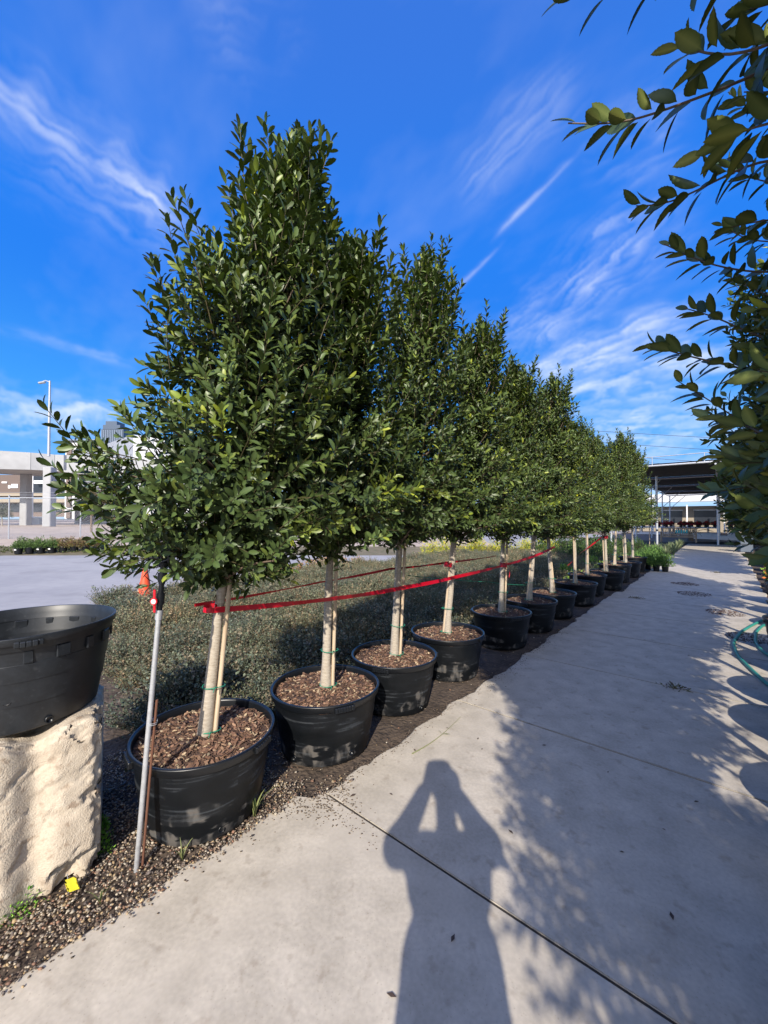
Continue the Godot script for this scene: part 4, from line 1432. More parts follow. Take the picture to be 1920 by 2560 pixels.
func build_tapes() -> void:
	var t := thing("red_tape", "broad red flagging tape running in front of the first taped trunks", "tape")
	var keys := [Vector3(-2.16, 1.075, -1.1), Vector3(-2.09, 1.02, -1.97), Vector3(-2.12, 0.985, -2.83), Vector3(-2.14, 0.975, -3.72), Vector3(-2.12, 1.0, -4.98), Vector3(-2.12, 1.04, -5.98), Vector3(-2.14, 1.12, -6.96)]
	put("strip", ribbon(sag_line(keys, 0.006), 0.034, 0.5).mesh(), M.tape, t)
	put("knot", tape_wrap(Vector3(-2.215, 1.08, -1.105), 0.043, 0.02, 1).mesh(), M.tape, t)
	put("knot", tape_wrap(Vector3(-2.17, 1.0, -4.96), 0.046, 0.05).mesh(), M.tape, t)
	var tail := ribbon([Vector3(-2.11, 1.02, -4.97), Vector3(-2.09, 0.97, -4.96), Vector3(-2.08, 0.9, -4.95), Vector3(-2.085, 0.84, -4.94)], 0.03, 0.5)
	put("loose_end", tail.mesh(), M.tape, t)
	t = thing("red_tape", "second red tape running behind the taped trunks, higher than the first", "tape")
	keys = [Vector3(-2.3, 1.09, -1.05), Vector3(-2.27, 1.115, -1.95), Vector3(-2.3, 1.13, -2.8), Vector3(-2.29, 1.11, -3.68), Vector3(-2.26, 1.1, -4.95)]
	put("strip", ribbon(sag_line(keys, 0.005), 0.02, 0.9).mesh(), M.tape, t)
	put("knot", tape_wrap(Vector3(-2.22, 1.105, -3.68), 0.045, 0.03).mesh(), M.tape, t)
	t = thing("red_tape", "red tape slanting up between the eighth and tenth taped trunks", "tape")
	keys = [Vector3(-2.2, 0.72, -7.9), Vector3(-2.2, 0.9, -8.8), Vector3(-2.15, 1.16, -10.4)]
	put("strip", ribbon(sag_line(keys, 0.01), 0.03, 0.6).mesh(), M.tape, t)
	put("knot", tape_wrap(Vector3(-2.08, 1.17, -10.45), 0.05, 0.05).mesh(), M.tape, t)
	t = thing("green_twine", "thin green twine stretched behind the fourth and fifth taped trunks", "twine")
	var b := MB.new()
	var tw := sag_line([Vector3(-2.62, 0.97, -3.5), Vector3(-2.36, 0.75, -4.95), Vector3(-2.23, 0.6, -5.94)], 0.01)
	var rad := []
	for p in tw: rad.append(0.004)
	b.tube(tw, rad, 5)
	put("cord", b.mesh(), M.green_tie, t)
	# white name tags tied to some trunks
	var spots := [[Vector3(-2.15, 1.15, -2.8), 0.1, "third"], [Vector3(-2.13, 1.2, -4.95), 0.08, "fifth"], [Vector3(-2.13, 0.72, -5.95), 0.1, "sixth"], [Vector3(-2.1, 1.1, -8.2), 0.1, "eighth"], [Vector3(-2.02, 1.15, -10.42), 0.12, "tenth"], [Vector3(-2.14, 1.12, -1.95), 0.06, "second"]]
	for s in spots:
		t = thing("plant_tag", "white strip label tied to the %s taped trunk" % s[2], "tag", s[0])
		b = MB.new()
		var pts := []
		for k in 5:
			pts.append(Vector3(0.012 * k, -0.25 * s[1] * k + 0.01 * sin(k * 1.5), 0.012 * k))
		var rb := ribbon(pts, 0.016, 0.9)
		for k in rb.col.size(): rb.col[k] = Color(0.75, 0.75, 0.73)
		put("label_strip", rb.mesh(), M.tape, t)

# leafy boughs of the row across the walk that reach over the camera: pixel path, depths, holding tree
func build_boughs() -> void:
	var r := RandomNumberGenerator.new()
	r.seed = 31337
	var hold := [get_node("potted_tree_013/crown"), get_node("potted_tree_014/crown"), get_node("potted_tree_015/crown")]
	var data := [
		[0, [[2100, 60, 0.82], [1905, 185, 0.84], [1700, 262, 0.88], [1545, 315, 0.92], [1420, 308, 0.95]], 38, 0.074],
		[0, [[2080, 20, 0.72], [1930, 120, 0.73], [1790, 150, 0.76], [1690, 110, 0.8]], 34, 0.076],
		[0, [[2050, -120, 0.8], [1800, -70, 0.82], [1560, -25, 0.85], [1390, -10, 0.88]], 20, 0.074],
		[0, [[2080, 420, 0.9], [1900, 385, 0.95], [1760, 470, 1.0], [1650, 520, 1.05], [1590, 515, 1.07]], 42, 0.072],
		[0, [[2100, 280, 0.75], [1950, 300, 0.78], [1830, 330, 0.85], [1750, 390, 0.9]], 30, 0.074],
		[0, [[2060, -60, 0.7], [1930, 20, 0.72], [1830, 30, 0.76]], 22, 0.076],
		[0, [[2060, 560, 1.0], [1930, 540, 1.05], [1820, 570, 1.1]], 30, 0.07],
		[0, [[2100, 150, 1.0], [1960, 240, 1.05], [1860, 230, 1.1]], 26, 0.072],
		[1, [[2090, 640, 1.2], [1920, 690, 1.25], [1760, 660, 1.3], [1660, 610, 1.34]], 42, 0.074],
		[1, [[2060, 860, 1.2], [1900, 850, 1.25], [1790, 790, 1.3], [1710, 770, 1.35]], 38, 0.074],
		[1, [[2060, 990, 1.1], [1900, 930, 1.15], [1760, 900, 1.2], [1660, 875, 1.25], [1625, 860, 1.27]], 44, 0.074],
		[1, [[2080, 1180, 1.3], [1900, 1090, 1.4], [1790, 1010, 1.45], [1690, 950, 1.5]], 42, 0.074],
		[1, [[2060, 1120, 1.0], [1920, 1100, 1.1], [1850, 1050, 1.2], [1760, 1040, 1.3]], 34, 0.074],
		[2, [[2100, 420, 1.6], [1960, 470, 1.65], [1860, 440, 1.7], [1790, 400, 1.75]], 40, 0.074],
		[2, [[2100, 250, 1.6], [1970, 300, 1.65], [1880, 280, 1.7], [1820, 230, 1.75]], 40, 0.074],
		[2, [[2100, 560, 1.6], [1960, 610, 1.65], [1860, 600, 1.7], [1800, 560, 1.75]], 40, 0.074],
		[2, [[2100, 780, 1.7], [1960, 760, 1.75], [1880, 720, 1.8], [1820, 690, 1.85]], 40, 0.074],
		[2, [[2100, 120, 1.5], [1980, 130, 1.55], [1900, 90, 1.6]], 34, 0.074],
		[1, [[2060, 1240, 1.2], [1930, 1180, 1.3], [1860, 1150, 1.4], [1780, 1130, 1.5]], 36, 0.074]]
	for d in data:
		var keys := []
		for k in d[1]: keys.append(pd(k[0], k[1], k[2]))
		var crown: Node3D = hold[d[0]]
		var inv := (crown.get_parent() as Node3D).transform.affine_inverse()
		var root: Vector3 = (crown.get_parent() as Node3D).position
		keys.push_front(Vector3(root.x, keys[0].y - 0.25, root.z).lerp(keys[0], 0.05))
		var pts := sag_line(keys, 0.0)
		# smooth
		for it in 6:
			for i in range(1, pts.size() - 1): pts[i] = (pts[i - 1] + pts[i] * 2.0 + pts[i + 1]) * 0.25
		var local := []
		var rad := []
		for i in pts.size():
			local.append(inv * (pts[i] as Vector3))
			rad.append(lerpf(0.007, 0.0016, pow(float(i) / (pts.size() - 1), 0.8)))
		var b := MB.new()
		b.tube(local, rad, 7, false)
		put("bough", b.mesh(), M.twig, crown)
		var ang := r.randf() * TAU
		var start := int(pts.size() * 0.4)
		for i in d[2]:
			var u: float = float(i) / (d[2] - 1)
			var at_i := mini(int(lerpf(start, pts.size() - 2, pow(u, 0.85))), pts.size() - 2)
			var dir: Vector3 = (local[at_i + 1] - local[at_i]).normalized()
			var side := dir.cross(Vector3.UP).normalized()
			var up := side.cross(dir)
			ang += 2.4 + r.randf_range(-0.3, 0.3)
			var out := side * cos(ang) + up * sin(ang) * 0.8
			var tilt := lerpf(1.25, 0.45, pow(u, 2.0)) + r.randf_range(-0.2, 0.2)
			var ld := (dir * cos(tilt) + out * sin(tilt) + Vector3(0, -0.12, 0)).normalized()
			var face := (dir * sin(tilt) - out * cos(tilt) + Vector3.UP * 0.9 + rand_dir(r) * 0.35).normalized()
			var o := put("leaf", leaf_mesh_spiny, M["leaf%d" % [0, 1, 2, 0][r.randi() % 4]], crown)
			o.transform = leaf_frame(local[at_i] + ld * 0.012, ld, face, d[3] * r.randf_range(0.75, 1.15) * (0.8 if u > 0.93 else 1.0), r.randf_range(0.85, 1.15))

# ------------------------------------------------------------------ litter on the walk
func build_litter() -> void:
	rng.seed = 606
	var spots := [[1812, 1532, 0.26, 0.13, "dark bark mulch spilled beside the far bend of the hose"], [1880, 1596, 0.3, 0.13, "dark bark mulch spilled under the green hose"], [1735, 1485, 0.3, 0.16, "thin scatter of bark mulch in the tree shade"], [1712, 1460, 0.28, 0.14, "bark mulch scatter farther up the shaded walk"]]
	for s in spots:
		var p := at(s[0], s[1])
		var t := thing("mulch_spill", s[4], "mulch", p)
		var lists := []
		var colls := []
		for q in 3:
			var list := []
			var cols := []
			for i in 120:
				var a := rng.randf() * TAU
				var k := sqrt(rng.randf())
				var sz := rng.randf_range(0.005, 0.014)
				list.append(Transform3D(Basis.from_euler(Vector3(rng.randf_range(-0.4, 0.4), rng.randf() * TAU, rng.randf_range(-0.4, 0.4))).scaled_local(Vector3(sz * 1.5, sz * 0.8, sz)), Vector3(cos(a) * k * s[2], 0.004 + 0.02 * (1.0 - k) * rng.randf(), sin(a) * k * s[3] * 2.2)))
				cols.append(Color(0.11, 0.06, 0.045) * rng.randf_range(0.6, 1.3))
			lists.append(list)
			colls.append(cols)
		baked("bark_chips", chip_meshes, M.chips, lists, colls, t)
	# scattered dead leaves
	var dl := MB.new()
	dl.face([Vector3(0, 0.002, -0.5), Vector3(0.2, 0.05, 0), Vector3(0, 0.01, 0.5), Vector3(-0.2, 0.04, 0)])
	var dm := dl.mesh()
	var brown := mat(lin(0.07, 0.045, 0.035), 0.8)
	for i in 58:
		var z := rng.randf_range(-1.2, -13.0)
		if i < 10: z = rng.randf_range(-0.6, -3.0)
		var x := rng.randf_range(-1.7, 0.5)
		var o := put("fallen_leaf", dm, brown)
		var s := rng.randf_range(0.018, 0.045)
		o.transform = xf(Vector3(x, 0.003, z), rng.randf() * TAU, Vector3(s, s, s))
		tag(o, "small dry brown leaf lying on the concrete walk", "leaf", "dry leaves on the walk")
	# green stem dropped beside the photographer's shadow
	var t2 := thing("fallen_sprig", "long thin green stem lying on the walk by the second taped pot", "sprig", Vector3.ZERO)
	var st := []
	var rd := []
	for k in 9:
		var u := k / 8.0
		st.append(at(lerpf(1030, 1152, u), lerpf(1884, 1790, u) + 10.0 * sin(u * 3.0), 0.006))
		rd.append(0.0035 - 0.0025 * u)
	var b := MB.new()
	b.tube(st, rd, 5)
	var stem_m := mat(lin(0.22, 0.24, 0.1), 0.7)
	put("stem", b.mesh(), stem_m, t2)
	for k in 2:
		b = MB.new()
		var c: Vector3 = st[5]
		var tip := c + Vector3(0.05 - 0.1 * k, 0.004, -0.03 + 0.01 * k)
		b.face([c, c.lerp(tip, 0.5) + Vector3(0.006, 0.003, 0.006), tip, c.lerp(tip, 0.5) - Vector3(0.006, -0.001, 0.006)])
		put("leaf_blade", b.mesh(), stem_m, t2)
	for k in 3:
		var p := at([1590, 1790, 1690][k], [1496, 1432, 1722][k])
		var o := put("leaf_litter", bush_mb(230 + k, 70, Vector3(0.16, 0.02, 0.1), 0.035, 0.3, [[0.16, 0.17, 0.08], [0.1, 0.07, 0.04]]).mesh(), M.herb)
		o.position = p
		tag(o, ["clump of green and brown trimmings by the ninth taped pot", "pale trimmings lying past the two fern pots", "dark twig clump lying in the tree shade"][k], "litter")
	# garden hose
	var px := [[2100, 1800, 0.02], [1990, 1757, 0.015], [1920, 1712, 0.014], [1872, 1668, 0.014], [1845, 1640, 0.014], [1833, 1612, 0.014], [1836, 1600, 0.014], [1852, 1580, 0.014], [1880, 1563, 0.014], [1905, 1551, 0.03], [1950, 1535, 0.03], [2030, 1518, 0.02], [2100, 1540, 0.014], [2060, 1560, 0.014], [1960, 1556, 0.014], [1908, 1562, 0.014], [1890, 1580, 0.014], [1888, 1604, 0.014], [1905, 1628, 0.014], [1950, 1655, 0.014], [2060, 1700, 0.014]]
	var hp := []
	for q in px: hp.append(at(q[0], q[1], q[2]))
	var hs := sag_line(hp, 0.0)
	for it in 10:
		for i in range(1, hs.size() - 1): hs[i] = (hs[i - 1] + hs[i] * 2.0 + hs[i + 1]) * 0.25
	var hr := []
	for p in hs: hr.append(0.0175)
	b = MB.new()
	b.tube(hs, hr, 10)
	tag(put("garden_hose", b.mesh(), M.hose), "teal green garden hose looping onto the walk", "hose")

# ------------------------------------------------------------------ beyond the driveway
func slab_between(a: Vector3, b: Vector3, y0a: float, y1a: float, y0b: float, y1b: float, back: Vector3) -> MB:
	# upright slab from a to b (ground points), its own lower and upper heights at each end, thickness vector `back`
	var m := MB.new()
	var q := [Vector3(a.x, y0a, a.z), Vector3(b.x, y0b, b.z), Vector3(b.x, y1b, b.z), Vector3(a.x, y1a, a.z)]
	var w := []
	for p in q: w.append(p + back)
	var mid: Vector3 = (q[0] + q[2] + w[0] + w[2]) * 0.25
	for f in [[q[0], q[1], q[2], q[3]], [w[0], w[1], w[2], w[3]], [q[0], q[1], w[1], w[0]], [q[3], q[2], w[2], w[3]], [q[0], q[3], w[3], w[0]], [q[1], q[2], w[2], w[1]]]:
		var c: Vector3 = (f[0] + f[2]) * 0.5 - mid
		var n: Vector3 = (f[1] - f[0]).cross(f[3] - f[0]).normalized()
		if n.dot(c) < 0.0: n = -n
		m.quad_n(f, n)
	return m
func pane_box(px0: float, px1: float, py0: float, py1: float, d: float, thick: float) -> MB:
	# box whose face towards the camera fills a pixel rectangle at depth d
	var fw := Vector3(-sin(yaw), 0, -cos(yaw))
	var a := pd(px0, py1, d)
	var b := pd(px1, py1, d)
	var top := pd(px0, py0, d).y
	return slab_between(a, b, a.y, top, b.y, top, fw * thick)

func build_far_side() -> void:
	var fw := Vector3(-sin(yaw), 0, -cos(yaw))
	var rx := Vector3(cos(yaw), 0, -sin(yaw))
	# overpass
	var t := thing("overpass", "grey concrete overpass ramp on square columns beyond the bank", "overpass", Vector3.ZERO)
	var seg := [[-420, 1102, 1150], [-60, 1123, 1171], [75, 1131, 1174], [135, 1136, 1177], [250, 1141, 1190], [420, 1154, 1206], [640, 1170, 1228]]
	for i in seg.size() - 1:
		var a := pd(seg[i][0], 1298, 35.0 + i * 0.9)
		var c := pd(seg[i + 1][0] - 1.0, 1298, 35.9 + i * 0.9)
		var ha := func_h(seg[i], 35.0 + i * 0.9)
		var hb := func_h(seg[i + 1], 35.9 + i * 0.9)
		put("parapet", slab_between(a, c, ha[1], ha[0], hb[1], hb[0], fw * 0.4).mesh(), M.cast, t)
		put("deck", slab_between(a + fw * 0.41, c + fw * 0.41, ha[1] + 0.05, ha[1] + 0.85, hb[1] + 0.05, hb[1] + 0.85, fw * 7.0).mesh(), M.cast, t)
	for k in 5:
		var px: float = [123, 64, -150, 330, 285][k]
		var d: float = [35.6, 41.0, 35.6, 38.0, 43.0][k]
		var c := pd(px, 1298, d)
		var b := MB.new()
		b.box(Transform3D(Basis(Vector3.UP, yaw), Vector3(c.x, 3.55, c.z)), Vector3(0.72, 5.3, 0.72), 0.05)
		put("column", b.mesh(), M.cast, t)
	# street lamp on the ramp
	var lp := pd(122, 1130, 36.4)
	t = thing("street_lamp", "tall thin street lamp rising above the overpass parapet", "street lamp", lp)
	var H := pd(122, 951, 36.4).y - lp.y
	var b := MB.new()
	b.tube([Vector3(0, -0.4, 0), Vector3(0, H * 0.55, 0), Vector3(0, H, 0)], [0.12, 0.1, 0.075], 10)
	put("pole", b.mesh(), M.steel, t)
	b = MB.new()
	b.tube([Vector3(0, H - 0.12, 0), -rx * 0.35 + Vector3(0, H + 0.02, 0), -rx * 0.6 + Vector3(0, H - 0.02, 0)], [0.05, 0.04, 0.04], 8)
	put("arm", b.mesh(), M.steel, t)
	b = MB.new()
	b.box(Transform3D(Basis(Vector3.UP, yaw) * Basis(Vector3.BACK, 0.15), -rx * 0.72 + Vector3(0, H - 0.16, 0)), Vector3(0.62, 0.16, 0.26), 0.05)
	put("lamp_head", b.mesh(), M.steel, t)
	# brown-panelled stair tower and white hall behind it
	t = thing("stair_tower", "white framed stair tower with brown louvred panels behind the overpass", "building", Vector3.ZERO)
	put("wall", pane_box(161, 250, 1101, 1300, 52.0, 6.0).mesh(), M.paint, t)
	put("roof_edge", pane_box(159, 252, 1098, 1101, 51.8, 6.4).mesh(), M.tower_rib, t)
	for k in 4:
		put("louvre_panel", pane_box([165, 165, 165, 193][k], [177, 177, 177, 246][k], [1107, 1222, 1280, 1108][k], [1212, 1268, 1296, 1127][k], 51.85, 0.1).mesh(), M.brown_panel, t)
	t = thing("white_hall", "large white hall with sloping roof behind the overpass", "building", Vector3.ZERO)
	var d0 := 48.0
	var a0 := pd(186, 1298, d0)
	var c0 := pd(330, 1298, d0 + 6.0)
	var e0 := pd(620, 1298, d0 + 14.0)
	put("wall", slab_between(a0, c0, 0.9, pd(186, 1136, d0).y, 0.9, pd(330, 1086, d0 + 6).y, fw * 10.0).mesh(), M.paint, t)
	put("wall", slab_between(c0 + rx * 0.02, e0, 0.9, pd(330, 1086, d0 + 6).y, 0.9, pd(620, 1120, d0 + 14).y, fw * 10.0).mesh(), M.paint, t)
	put("brown_fascia", slab_between(pd(188, 1298, d0 - 0.6), pd(320, 1298, d0 + 4.0), 1.4, 5.2, 1.4, 5.3, fw * 0.2).mesh(), M.brown_wall, t)
	put("canopy", slab_between(pd(184, 1298, d0 - 1.4), pd(330, 1298, d0 + 4.0), 6.2, 6.9, 6.2, 6.9, fw * 0.7).mesh(), M.paint, t)
	# tower block far away
	t = thing("glass_tower", "distant blue-grey office tower with stepped top", "building", Vector3.ZERO)
	put("shaft", pane_box(250, 306, 1072, 1298, 900.0, 40.0).mesh(), M.tower_wall, t)
	put("step", pane_box(257, 300, 1062, 1073, 903.0, 34.0).mesh(), M.tower_wall, t)
	put("crown_step", pane_box(264, 292, 1053, 1063, 906.0, 28.0).mesh(), M.tower_wall, t)
	for k in 12:
		put("rib", pane_box(251.5 + k * 4.5, 253.2 + k * 4.5, 1074, 1290, 899.0, 0.9).mesh(), M.tower_rib, t)
	# showroom seen under the deck
	t = thing("showroom", "low showroom with dark glass bands and pale slabs seen under the overpass", "building", Vector3.ZERO)
	put("wall", pane_box(-400, 57, 1187, 1238, 78.0, 8.0).mesh(), M.brown_wall, t)
	put("glass_band", pane_box(60, 170, 1188, 1236, 78.5, 8.0).mesh(), M.dark_glass, t)
	put("canopy_slab", pane_box(84, 118, 1201, 1209, 77.5, 0.8).mesh(), M.white, t)
	put("fascia", pane_box(-400, 180, 1233, 1240, 76.5, 3.0).mesh(), M.cream, t)
	put("fascia", pane_box(-400, 180, 1247, 1256, 75.5, 3.0).mesh(), M.cream, t)
	put("lower_wall", pane_box(-400, 180, 1256, 1292, 77.0, 2.0).mesh(), M.brown_panel, t)
	for k in 4:
		put("lower_window", pane_box(-20 + k * 46, 16 + k * 46, 1260, 1280, 76.9, 0.2).mesh(), M.dark_glass, t)
	for k in 3:
		put("sign_panel", pane_box([4, 20, 28][k], [17, 26, 44][k], [1204, 1213, 1210][k], [1208, 1221, 1220][k], 77.9, 0.2).mesh(), M.white, t)
	var tm := TextMesh.new()
	tm.text = "VISI"
	var sf := SystemFont.new()
	sf.font_names = PackedStringArray(["Droid Sans"])
	tm.font = sf
	tm.font_size = 64
	tm.pixel_size = 0.0125
	tm.depth = 0.08
	tm.horizontal_alignment = HORIZONTAL_ALIGNMENT_LEFT
	var sg := put("lettering", tm, M.white, t)
	sg.transform = Transform3D(Basis(Vector3.UP, yaw), pd(135.5, 1196.5, 78.0))
	# red pylon and white flagpole
	t = thing("pylon_sign", "narrow red pylon sign with blue cap beside an overpass column", "sign", Vector3.ZERO)
	put("post", pane_box(48.5, 56.5, 1256, 1304, 46.0, 0.3).mesh(), M.red, t)
	put("cap", pane_box(50, 56, 1247, 1256, 46.05, 0.25).mesh(), mat(lin(0.03, 0.06, 0.35), 0.5), t)
	put("lettering_bar", pane_box(51.5, 53.2, 1259, 1273, 45.97, 0.02).mesh(), M.white, t)
	t = thing("flagpole", "bare white flagpole between two overpass columns", "pole", Vector3.ZERO)
	var f0 := pd(81, 1290, 47.0)
	b = MB.new()
	b.tube([Vector3(f0.x, 0.9, f0.z), Vector3(f0.x, pd(81, 1176, 47.0).y, f0.z)], [0.075, 0.06], 10)
	put("shaft", b.mesh(), M.white, t)
	b = MB.new()
	b.box(Transform3D(Basis(Vector3.UP, yaw), Vector3(f0.x, 1.35, f0.z) + rx * 0.35), Vector3(1.3, 0.95, 0.4), 0.03)
	put("cabinet", b.mesh(), M.steel, t)
	# young tree under the ramp and a bare one by the fence
	t = thing("young_tree", "small leafy tree standing beyond the overpass columns", "tree", Vector3(pd(5, 1300, 40.0).x, 0.95, pd(5, 1300, 40.0).z))
	b = MB.new()
	b.tube([Vector3.ZERO, Vector3(0.05, 0.6, 0), Vector3(0, 1.1, 0.05)], [0.06, 0.05, 0.04], 8)
	put("trunk", b.mesh(), M.bark, t)
	put("crown", bush_mb(510, 900, Vector3(1.0, 1.5, 1.0), 0.16, 0.5, [[0.05, 0.075, 0.03], [0.08, 0.1, 0.05]]).mesh(), M.herb, t).position.y = 0.8
	t = thing("bare_tree", "leafless grey sapling standing in front of the white hall", "tree", Vector3(pd(228, 1330, 27.0).x, 0.6, pd(228, 1330, 27.0).z))
	b = MB.new()
	var r := RandomNumberGenerator.new()
	r.seed = 99
	b.tube([Vector3.ZERO, Vector3(0.02, 2.0, 0), Vector3(-0.05, 4.6, 0)], [0.07, 0.05, 0.015], 8)
	put("trunk", b.mesh(), M.twig, t)
	b = MB.new()
	for k in 26:
		var y := 1.2 + k * 0.125
		var d := (rand_dir(r) + Vector3(0, 0.5, 0)).normalized()
		var p := Vector3(0, y, 0)
		b.tube([p, p + d * 0.5, p + d * 0.9 + Vector3(0, 0.2, 0)], [0.016, 0.01, 0.003], 5)
	put("branches", b.mesh(), M.twig, t)
	# chain-link fence on the bank
	t = thing("chain_link_fence", "galvanised chain-link fence running along the paved bank", "fence", Vector3.ZERO)
	var fa := pd(-420, 1298, 21.5)
	var fb := pd(330, 1298, 23.5)
	fa.y = 0.0
	fb.y = 0.0
	var L := (fb - fa).length()
	var u := (fb - fa) / L
	var y0 := 0.42
	var y1 := 2.8
	b = MB.new()
	b.tube([fa + Vector3(0, y1, 0), fb + Vector3(0, y1, 0)], [0.022, 0.022], 8)
	put("top_rail", b.mesh(), M.steel, t)
	b = MB.new()
	for k in int((L + y1 - y0) / 0.09):
		var s0 := k * 0.09 - (y1 - y0)
		for way in 2:
			var xa := s0 if way == 0 else s0 + (y1 - y0)
			var xb := s0 + (y1 - y0) if way == 0 else s0
			var ya := y0
			var yb := y1
			if minf(xa, xb) < 0.0 or maxf(xa, xb) > L: continue
			b.tube([fa + u * xa + Vector3(0, ya, 0), fa + u * xb + Vector3(0, yb, 0) + fw * 0.01 * way], [0.0028, 0.0028], 3, false)
	put("wire_mesh", b.mesh(), M.steel, t)
	for k in 6:
		var p: Vector3 = fa + u * (L * [0.05, 0.22, 0.4, 0.565, 0.813, 0.93][k])
		b = MB.new()
		b.tube([p + Vector3(0, y0 - 0.2, 0) + fw * 0.05, p + Vector3(0, y1 + 0.15, 0) + fw * 0.05], [0.035, 0.035], 8)
		put("post", b.mesh(), M.steel, t)
	for k in 2:
		b = MB.new()
		var y := y1 + 0.16 + 0.14 * k
		b.tube([fa + Vector3(0, y, 0), fb + Vector3(0, y, 0)], [0.006, 0.006], 4)
		put("barbed_strand", b.mesh(), M.steel, t)
	# potted plants along the far side of the driveway
	var pm := small_pot_mb(0.17, 0.3).mesh()
	var kinds := []
	for k in 3:
		kinds.append(bush_mb(530 + k, 520, Vector3(0.36, 0.48, 0.36), 0.1, 0.35, [[[0.07, 0.13, 0.03], [0.12, 0.2, 0.05]], [[0.09, 0.15, 0.04], [0.16, 0.22, 0.06]], [[0.22, 0.12, 0.07], [0.3, 0.26, 0.08], [0.12, 0.1, 0.05]]][k]).mesh())
	for i in 15:
		var px := 46.0 + i * 14.0
		var p := at(px, 1385 - (i % 2) * 4.0 - i * 0.4)
		var lab := "black nursery pot with a green bushy plant across the driveway"
		if i >= 7: lab = "black nursery pot with a russet plant across the driveway"
		t = thing("potted_plant", lab, "potted plant", Vector3(p.x, 0.0, p.z), i * 1.1, "green potted plants across the driveway" if i < 7 else "russet potted plants across the driveway")
		put("pot", pm, M.plastic, t)
		var pl := put("plant", kinds[(i % 2) if i < 7 else 2], M.herb, t)
		pl.position.y = 0.26
		pl.scale = Vector3.ONE * (0.9 + 0.15 * sin(i * 2.2))
		if i in [0, 4, 6]:
			b = MB.new()
			b.box(Transform3D(Basis(Vector3.UP, yaw - i * 1.1), Vector3(sin(yaw - i * 1.1), 0, cos(yaw - i * 1.1)) * 0.168 + Vector3(0, 0.2, 0)), Vector3(0.1, 0.06, 0.006), 0.002)
			put("price_label", b.mesh(), M.white, t)
	t = thing("grey_tub", "dark grey tub standing behind the potted plants across the driveway", "tub", at(240, 1376))
	put("body", small_pot_mb(0.32, 0.6).mesh(), M.bin, t)
	b = MB.new()
	b.lathe([Vector2(0.335, 0.55), Vector2(0.36, 0.56), Vector2(0.36, 0.6), Vector2(0.33, 0.605)], 24)
	put("rim", b.mesh(), M.bin, t)
	# verge grass
	var gl := []
	var gc := []
	for i in 700:
		var p := rx * r.randf_range(-21.0, -10.0) + fw * r.randf_range(18.6, 20.4)
		gl.append(xf(Vector3(p.x, lerpf(-0.01, 0.19, (fw.dot(p) - 18.6) / 1.9), p.z), r.randf() * TAU, Vector3.ONE * r.randf_range(0.5, 1.0)))
		gc.append(Color(1, 1, 1) * r.randf_range(0.7, 1.2))
	tag(many("grass", strap_mb(195, 26, 0.16, 0.006, [[0.1, 0.14, 0.04], [0.17, 0.18, 0.07]]).mesh(), M.herb, gl, gc), "short green grass on the verge across the driveway", "grass", "", "stuff")

func func_h(s: Array, d: float) -> Array:
	return [pd(s[0], s[1], d).y, pd(s[0], s[2], d).y]

